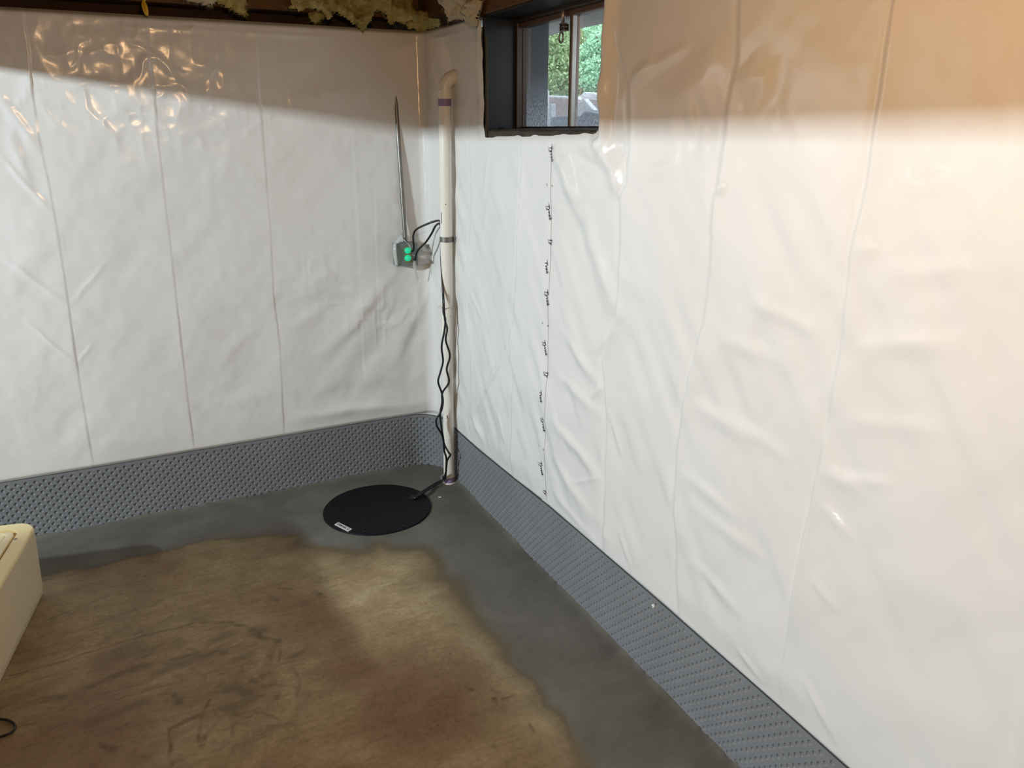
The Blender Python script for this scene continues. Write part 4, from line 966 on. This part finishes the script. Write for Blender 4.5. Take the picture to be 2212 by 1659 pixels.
# ------------------------------------------------------------------ insulation tufts and yellow cable overhead
def tuft(name, outline, plane, pos, thick, mat, label, seed, res=0.007):
    """woolly pad: outline traced on a real plane, given thickness and rough relief"""
    f = (lambda q: (lw(*q, pos)[0], lw(*q, pos)[2])) if plane == 'y' else (lambda q: (-rw(*q, pos)[1], rw(*q, pos)[2]))
    Q = np.array([f(q) for q in outline]); lo_ = Q.min(0)-0.01; hi_ = Q.max(0)+0.01
    ug_ = np.arange(lo_[0], hi_[0], res); vg_ = np.arange(lo_[1], hi_[1], res); A, B = np.meshgrid(ug_, vg_, indexing='ij'); P = np.stack([A.ravel(), B.ravel()], 1)
    ins = inside(P, Q); D = np.full(len(P), 9.0)
    for a, b in zip(Q, np.roll(Q, -1, 0)): D = np.minimum(D, seg_dist(P, a, b))
    D = np.where(ins, D, 0)
    pil = np.sqrt(np.clip(1-(1-np.clip(D/0.05, 0, 1))**2, 0, 1))
    nz = 0.55+0.5*vnoise(P[:, 0]*18, P[:, 1]*18, 70+seed)+0.35*vnoise(P[:, 0]*45, P[:, 1]*45, 71+seed)+0.18*vnoise(P[:, 0]*120, P[:, 1]*120, 72+seed)
    fr = thick*pil*nz; bk = (0.10-pos if plane == 'y' else 0.03-pos)*np.clip(pil*1.5, 0, 1)*sstep(1.955, 2.0, P[:, 1])+thick*0.4*pil*(1-sstep(1.955, 2.0, P[:, 1]))
    jit = np.stack([vnoise(P[:, 0]*90, P[:, 1]*90, 80), vnoise(P[:, 0]*90+5, P[:, 1]*90, 81)], 1)*0.004
    Pj = P+jit; nn = len(P)
    if plane == 'y': F3 = np.column_stack([Pj[:, 0], pos-fr, Pj[:, 1]]); B3 = np.column_stack([Pj[:, 0], pos+bk, Pj[:, 1]])
    else: F3 = np.column_stack([pos-fr, -Pj[:, 0], Pj[:, 1]]); B3 = np.column_stack([pos+bk, -Pj[:, 0], Pj[:, 1]])
    nu, nv = A.shape; iv = ins.reshape(nu, nv); cnt = iv[:-1, :-1].astype(int)+iv[1:, :-1]+iv[:-1, 1:]+iv[1:, 1:]; kq = cnt >= 2
    Fq = grid_faces(nu, nv, kq); V = np.vstack([F3, B3]); Fa = np.vstack([Fq, Fq[:, ::-1]+nn])
    V, Fa, _ = compact(V, Fa)
    root = link(name, np_mesh(name, V, Fa), mat, None, True, label=label, cat='insulation')
    # loose fibres along the lower edge
    r = random.Random(seed); fv = []; ff = []
    for k in range(70):
        i = r.randrange(len(Q)); a = Q[i]; b = Q[(i+1) % len(Q)]; p = a+(b-a)*r.random(); d = Vector((r.uniform(-.6, .6), r.uniform(-1.2, .2))).normalized()*r.uniform(0.008, 0.030)
        off = pos-thick*0.2*r.random()
        mk = (lambda u_, z_, o_: (u_, o_, z_)) if plane == 'y' else (lambda u_, z_, o_: (o_, -u_, z_))
        b0_ = len(fv); w = 0.0005
        fv += [mk(p[0]-w, p[1], off), mk(p[0]+w, p[1], off), mk(p[0]+d[0]+w*.3, p[1]+d[1], off-0.006*r.random()), mk(p[0], p[1]+w, off-0.001)]
        ff += [(b0_, b0_+1, b0_+2), (b0_+1, b0_+3, b0_+2), (b0_+3, b0_, b0_+2)]
    o = link('loose_fibres', mesh('loose_fibres', fv, ff), mat, root, kind='stuff')
    return root
tuft('insulation_tuft', [(385, -40), (390, -5), (410, 3), (432, 4), (450, 10), (458, 14), (465, 2), (470, -40)], 'y', -0.015, 0.03, M_INSULPALE, 'small pale insulation scrap hanging above the left plastic', 1)
tuft('insulation_tuft', [(462, -40), (468, 2), (480, 12), (496, 18), (510, 26), (520, 30), (535, 36), (528, 20), (533, 5), (536, -40)], 'y', -0.012, 0.035, M_INSUL, 'greenish yellow insulation tuft hanging left of the large torn clump', 2)
tuft('insulation_tuft', [(640, -40), (630, 8), (620, 19), (638, 15), (645, 24), (652, 22), (664, 14), (676, 16), (690, 22), (703, 32), (713, 45), (717, 28), (724, 22), (735, 32), (750, 40), (765, 52), (780, 66), (785, 69), (793, 56), (800, 45), (808, 30), (815, 22), (830, 25), (838, 40), (845, 55), (852, 48), (858, 44), (864, 49), (880, 47), (895, 42), (905, 30), (890, 10), (880, -40)], 'y', -0.02, 0.055, M_INSUL, 'large torn yellow insulation clump with pointed tips above the corner', 3)
tuft('insulation_tuft', [(872, 50), (890, 42), (905, 22), (925, 28), (945, 36), (952, 46), (948, 56), (935, 60), (915, 66), (895, 62), (880, 58)], 'y', -0.005, 0.035, M_INSUL, 'dark yellow insulation wad sagging onto the plastic at the corner', 4)
tuft('insulation_tuft', [(668, 30), (680, 22), (698, 26), (702, 36), (692, 46), (680, 50), (670, 42)], 'y', 0.03, 0.03, M_INSUL, 'small dim insulation ball behind the torn clump', 5)
tuft('insulation_tuft', [(945, -60), (950, -5), (958, 16), (972, 28), (976, 36), (968, 43), (985, 40), (1000, 40), (1010, 48), (1024, 56), (1030, 60), (1030, 45), (1036, 25), (1040, 8), (1036, -10), (1030, -60)], 'x', -0.035, 0.05, M_INSULPALE, 'pale beige insulation lump hanging beside the window', 6)
yc = [lw(311, -30, -0.03), lw(311, 0, -0.035), lw(309, 10, -0.04), lw(312, 22, -0.045), lw(317, 31, -0.045), lw(316.5, 20, -0.05), lw(313, 8, -0.045)]
tube('yellow_cable', smooth_path([np.array(p) for p in yc], 5), 0.0055, M_YELLOW, None, 8, label='bright yellow cable end dangling over the top of the plastic', cat='cable')

# ------------------------------------------------------------------ cream appliance at the left edge
A0 = np.array([-1.618, -0.424]); ad_ = np.array([-1.729, -0.907])-np.array([-1.650, -0.439]); ad_ /= np.linalg.norm(ad_)   # runs towards the viewer
aw_ = np.array([ad_[1], -ad_[0]])                                    # runs to the left, away from the corner
if aw_[0] > 0: aw_ = -aw_
AL, AW, AH = 0.62, 0.46, 0.27
ap = empty('appliance', (A0[0], A0[1], 0.0), label='cream plastic appliance with a ribbed grille top at the left edge', cat='appliance')
def rrect(inset, rad, z, segs=10):
    lo_u, hi_u, lo_v, hi_v = inset, AW-inset, inset, AL-inset; out = []
    for (cu, cv, a0) in ((lo_u+rad, lo_v+rad, 180), (hi_u-rad, lo_v+rad, 270), (hi_u-rad, hi_v-rad, 0), (lo_u+rad, hi_v-rad, 90)):
        for k in range(segs+1):
            a = math.radians(a0+90*k/segs); u_ = cu+rad*math.cos(a); v_ = cv+rad*math.sin(a)
            p = aw_*u_+ad_*v_; out.append((p[0], p[1], z))
    return out
def loft(name, loops, mat, cap_top=False, cap_bot=False, par=ap):
    n = len(loops[0]); v = [p for l in loops for p in l]; f = []
    for i in range(len(loops)-1):
        for k in range(n): f.append((i*n+k, i*n+(k+1) % n, (i+1)*n+(k+1) % n, (i+1)*n+k))
    if cap_top: f.append(tuple((len(loops)-1)*n+k for k in range(n)))
    if cap_bot: f.append(tuple(range(n))[::-1])
    me = mesh(name, v, f); bm = bmesh.new(); bm.from_mesh(me); bmesh.ops.recalc_face_normals(bm, faces=bm.faces); bm.to_mesh(me); bm.free()
    o = link(name, me, mat, None, True); add_sharp(o, 30); o.parent = par; return o
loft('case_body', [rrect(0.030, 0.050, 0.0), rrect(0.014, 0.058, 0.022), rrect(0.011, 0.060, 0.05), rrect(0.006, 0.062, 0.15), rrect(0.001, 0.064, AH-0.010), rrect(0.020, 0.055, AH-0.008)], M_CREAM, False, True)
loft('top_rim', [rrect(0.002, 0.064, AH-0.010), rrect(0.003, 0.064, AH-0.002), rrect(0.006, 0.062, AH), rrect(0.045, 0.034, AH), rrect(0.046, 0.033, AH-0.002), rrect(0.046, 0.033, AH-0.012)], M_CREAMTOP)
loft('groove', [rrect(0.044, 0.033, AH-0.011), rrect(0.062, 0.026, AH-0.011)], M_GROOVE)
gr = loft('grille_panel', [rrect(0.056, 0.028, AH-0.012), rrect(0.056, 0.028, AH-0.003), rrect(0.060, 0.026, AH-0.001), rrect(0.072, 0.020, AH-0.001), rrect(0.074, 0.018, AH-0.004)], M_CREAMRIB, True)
for k in range(18):
    v0 = 0.085+k*0.026
    c4 = []
    for (u_, v_, z_) in ((0.080, v0, AH-0.004), (AW-0.08, v0, AH-0.004), (AW-0.08, v0+0.021, AH-0.004), (0.080, v0+0.021, AH-0.004), (0.082, v0+0.002, AH+0.0005), (AW-0.082, v0+0.002, AH+0.0005), (AW-0.082, v0+0.018, AH-0.002), (0.082, v0+0.018, AH-0.002)):
        p = aw_*u_+ad_*v_; c4.append((p[0], p[1], z_))
    o = link('grille_slat', mesh('grille_slat', c4, [(4, 5, 6, 7), (0, 1, 5, 4), (1, 2, 6, 5), (2, 3, 7, 6), (3, 0, 4, 7)]), M_CREAMRIB); o.parent = gr
sp3 = fl(33, 1164.5, AH); o = lathe('rim_screw', [(0.0058, 0), (0.0058, 0.0012), (0.004, 0.002), (0.0015, 0.0012)], M_LATCH, None, 14); o.parent = ap; o.location = (sp3[0]-A0[0], sp3[1]-A0[1], AH)
# cord loop on the floor
ptsc = [fl(-140, 1530, .005), fl(-60, 1545, .005), fl(0, 1553, .005), fl(18, 1556, .005), fl(31, 1564, .005), fl(32, 1574, .005), fl(22, 1584, .005), fl(0, 1592, .005), fl(-60, 1612, .005), fl(-150, 1630, .005)]
tube('floor_cord', smooth_path([np.array(p) for p in ptsc], 6), 0.0035, M_CORD, None, 8, label='thin black cord looping on the brown floor at the lower left', cat='cord')

# ------------------------------------------------------------------ unseen cabinets added on the left to shade the floor
def cabinet(name, x0, x1, ya, yb, h, label):
    t = empty(name, (x1, ya, 0), label=label, cat='cabinet')
    addp(box('shade_cabinet_body', (x0, yb, 0.0), (x1-0.018, ya, h), M_WHITECAB, None, 0.004), t)
    n = max(1, round((ya-yb)/0.55)); w = (ya-yb)/n
    for k in range(n):
        d = addp(box('shade_cabinet_door', (x1-0.018, ya-(k+1)*w+0.004, 0.06), (x1, ya-k*w-0.004, h-0.02), M_WHITECAB, None, 0.003), t)
        hd = box('handle', (x1, ya-k*w-0.06, h*0.6), (x1+0.02, ya-k*w-0.045, h*0.6+0.12), M_LATCH, None, 0.003); hd.parent = t
        hd.parent = d; hd.matrix_parent_inverse = (Matrix.Translation(-Vector(t.location))).inverted() @ Matrix.Translation(-Vector(t.location))
_Lx, _Ly, _Lz = L_COOL
_k1 = _Lz/(_Lz-1.10); _x1 = _Lx+(-0.69-_Lx)/_k1; _y1 = _Ly+((_x1-_Lx)/(-1.45-_Lx))*(-0.56-_Ly)  # cabinet edges worked back from where their floor shadows should end
_k2 = _Lz/(_Lz-1.16); _x2 = _Lx+(-0.36-_Lx)/_k2; _y2 = _Ly+(-1.26-_Ly)/_k2
cabinet('added_shade_cabinet', _x1-0.48, _x1, _y1, _y2+0.02, 1.10, 'low white cabinet added out of view on the left to shade the floor')
cabinet('added_shade_cabinet', _x2-0.48, _x2, _y2, -3.4, 1.16, 'long taller white cabinet added out of view on the left to shade the floor')
# lamp bodies for the two lights
t = empty('bulb_holder', (L_WARM[0], L_WARM[1], 2.30), label='porcelain bulb holder on the ceiling behind the viewer', cat='lamp')
o = lathe('holder_base', [(0.05, 0.0), (0.05, -0.02), (0.03, -0.06), (0.022, -0.20)], M_BUTTON, None, 24); o.parent = t
t = empty('tube_fixture', (L_COOL[0]-0.06, L_COOL[1], 2.30), label='slim tube light fixture on the ceiling at the far left', cat='lamp')
o = box('fixture_body', (-0.05, -0.35, -0.19), (0.02, 0.35, 0.0), M_BUTTON, None, 0.004); o.parent = t

# like things share a group phrase
for nm, g in (('insulation_tuft', 'insulation tufts above the walls'), ('fixing_pin', 'pins fixing board and plastic'), ('power_cord', 'cords from the outlet box to the lid'),
              ('cable_tie', 'cable ties on the pipe'), ('lit_plug', 'lit plugs in the outlet box'), ('added_shade_cabinet', 'cabinets added out of view for shade'),
              ('vapor_barrier_sheet', 'plastic sheets on the walls'), ('stone_slab', 'stones outside the window'), ('slate_block', 'slate blocks outside the window')):
    for o in bpy.data.objects:
        if o.parent is None and o.name.split('.')[0] == nm: o['group'] = g
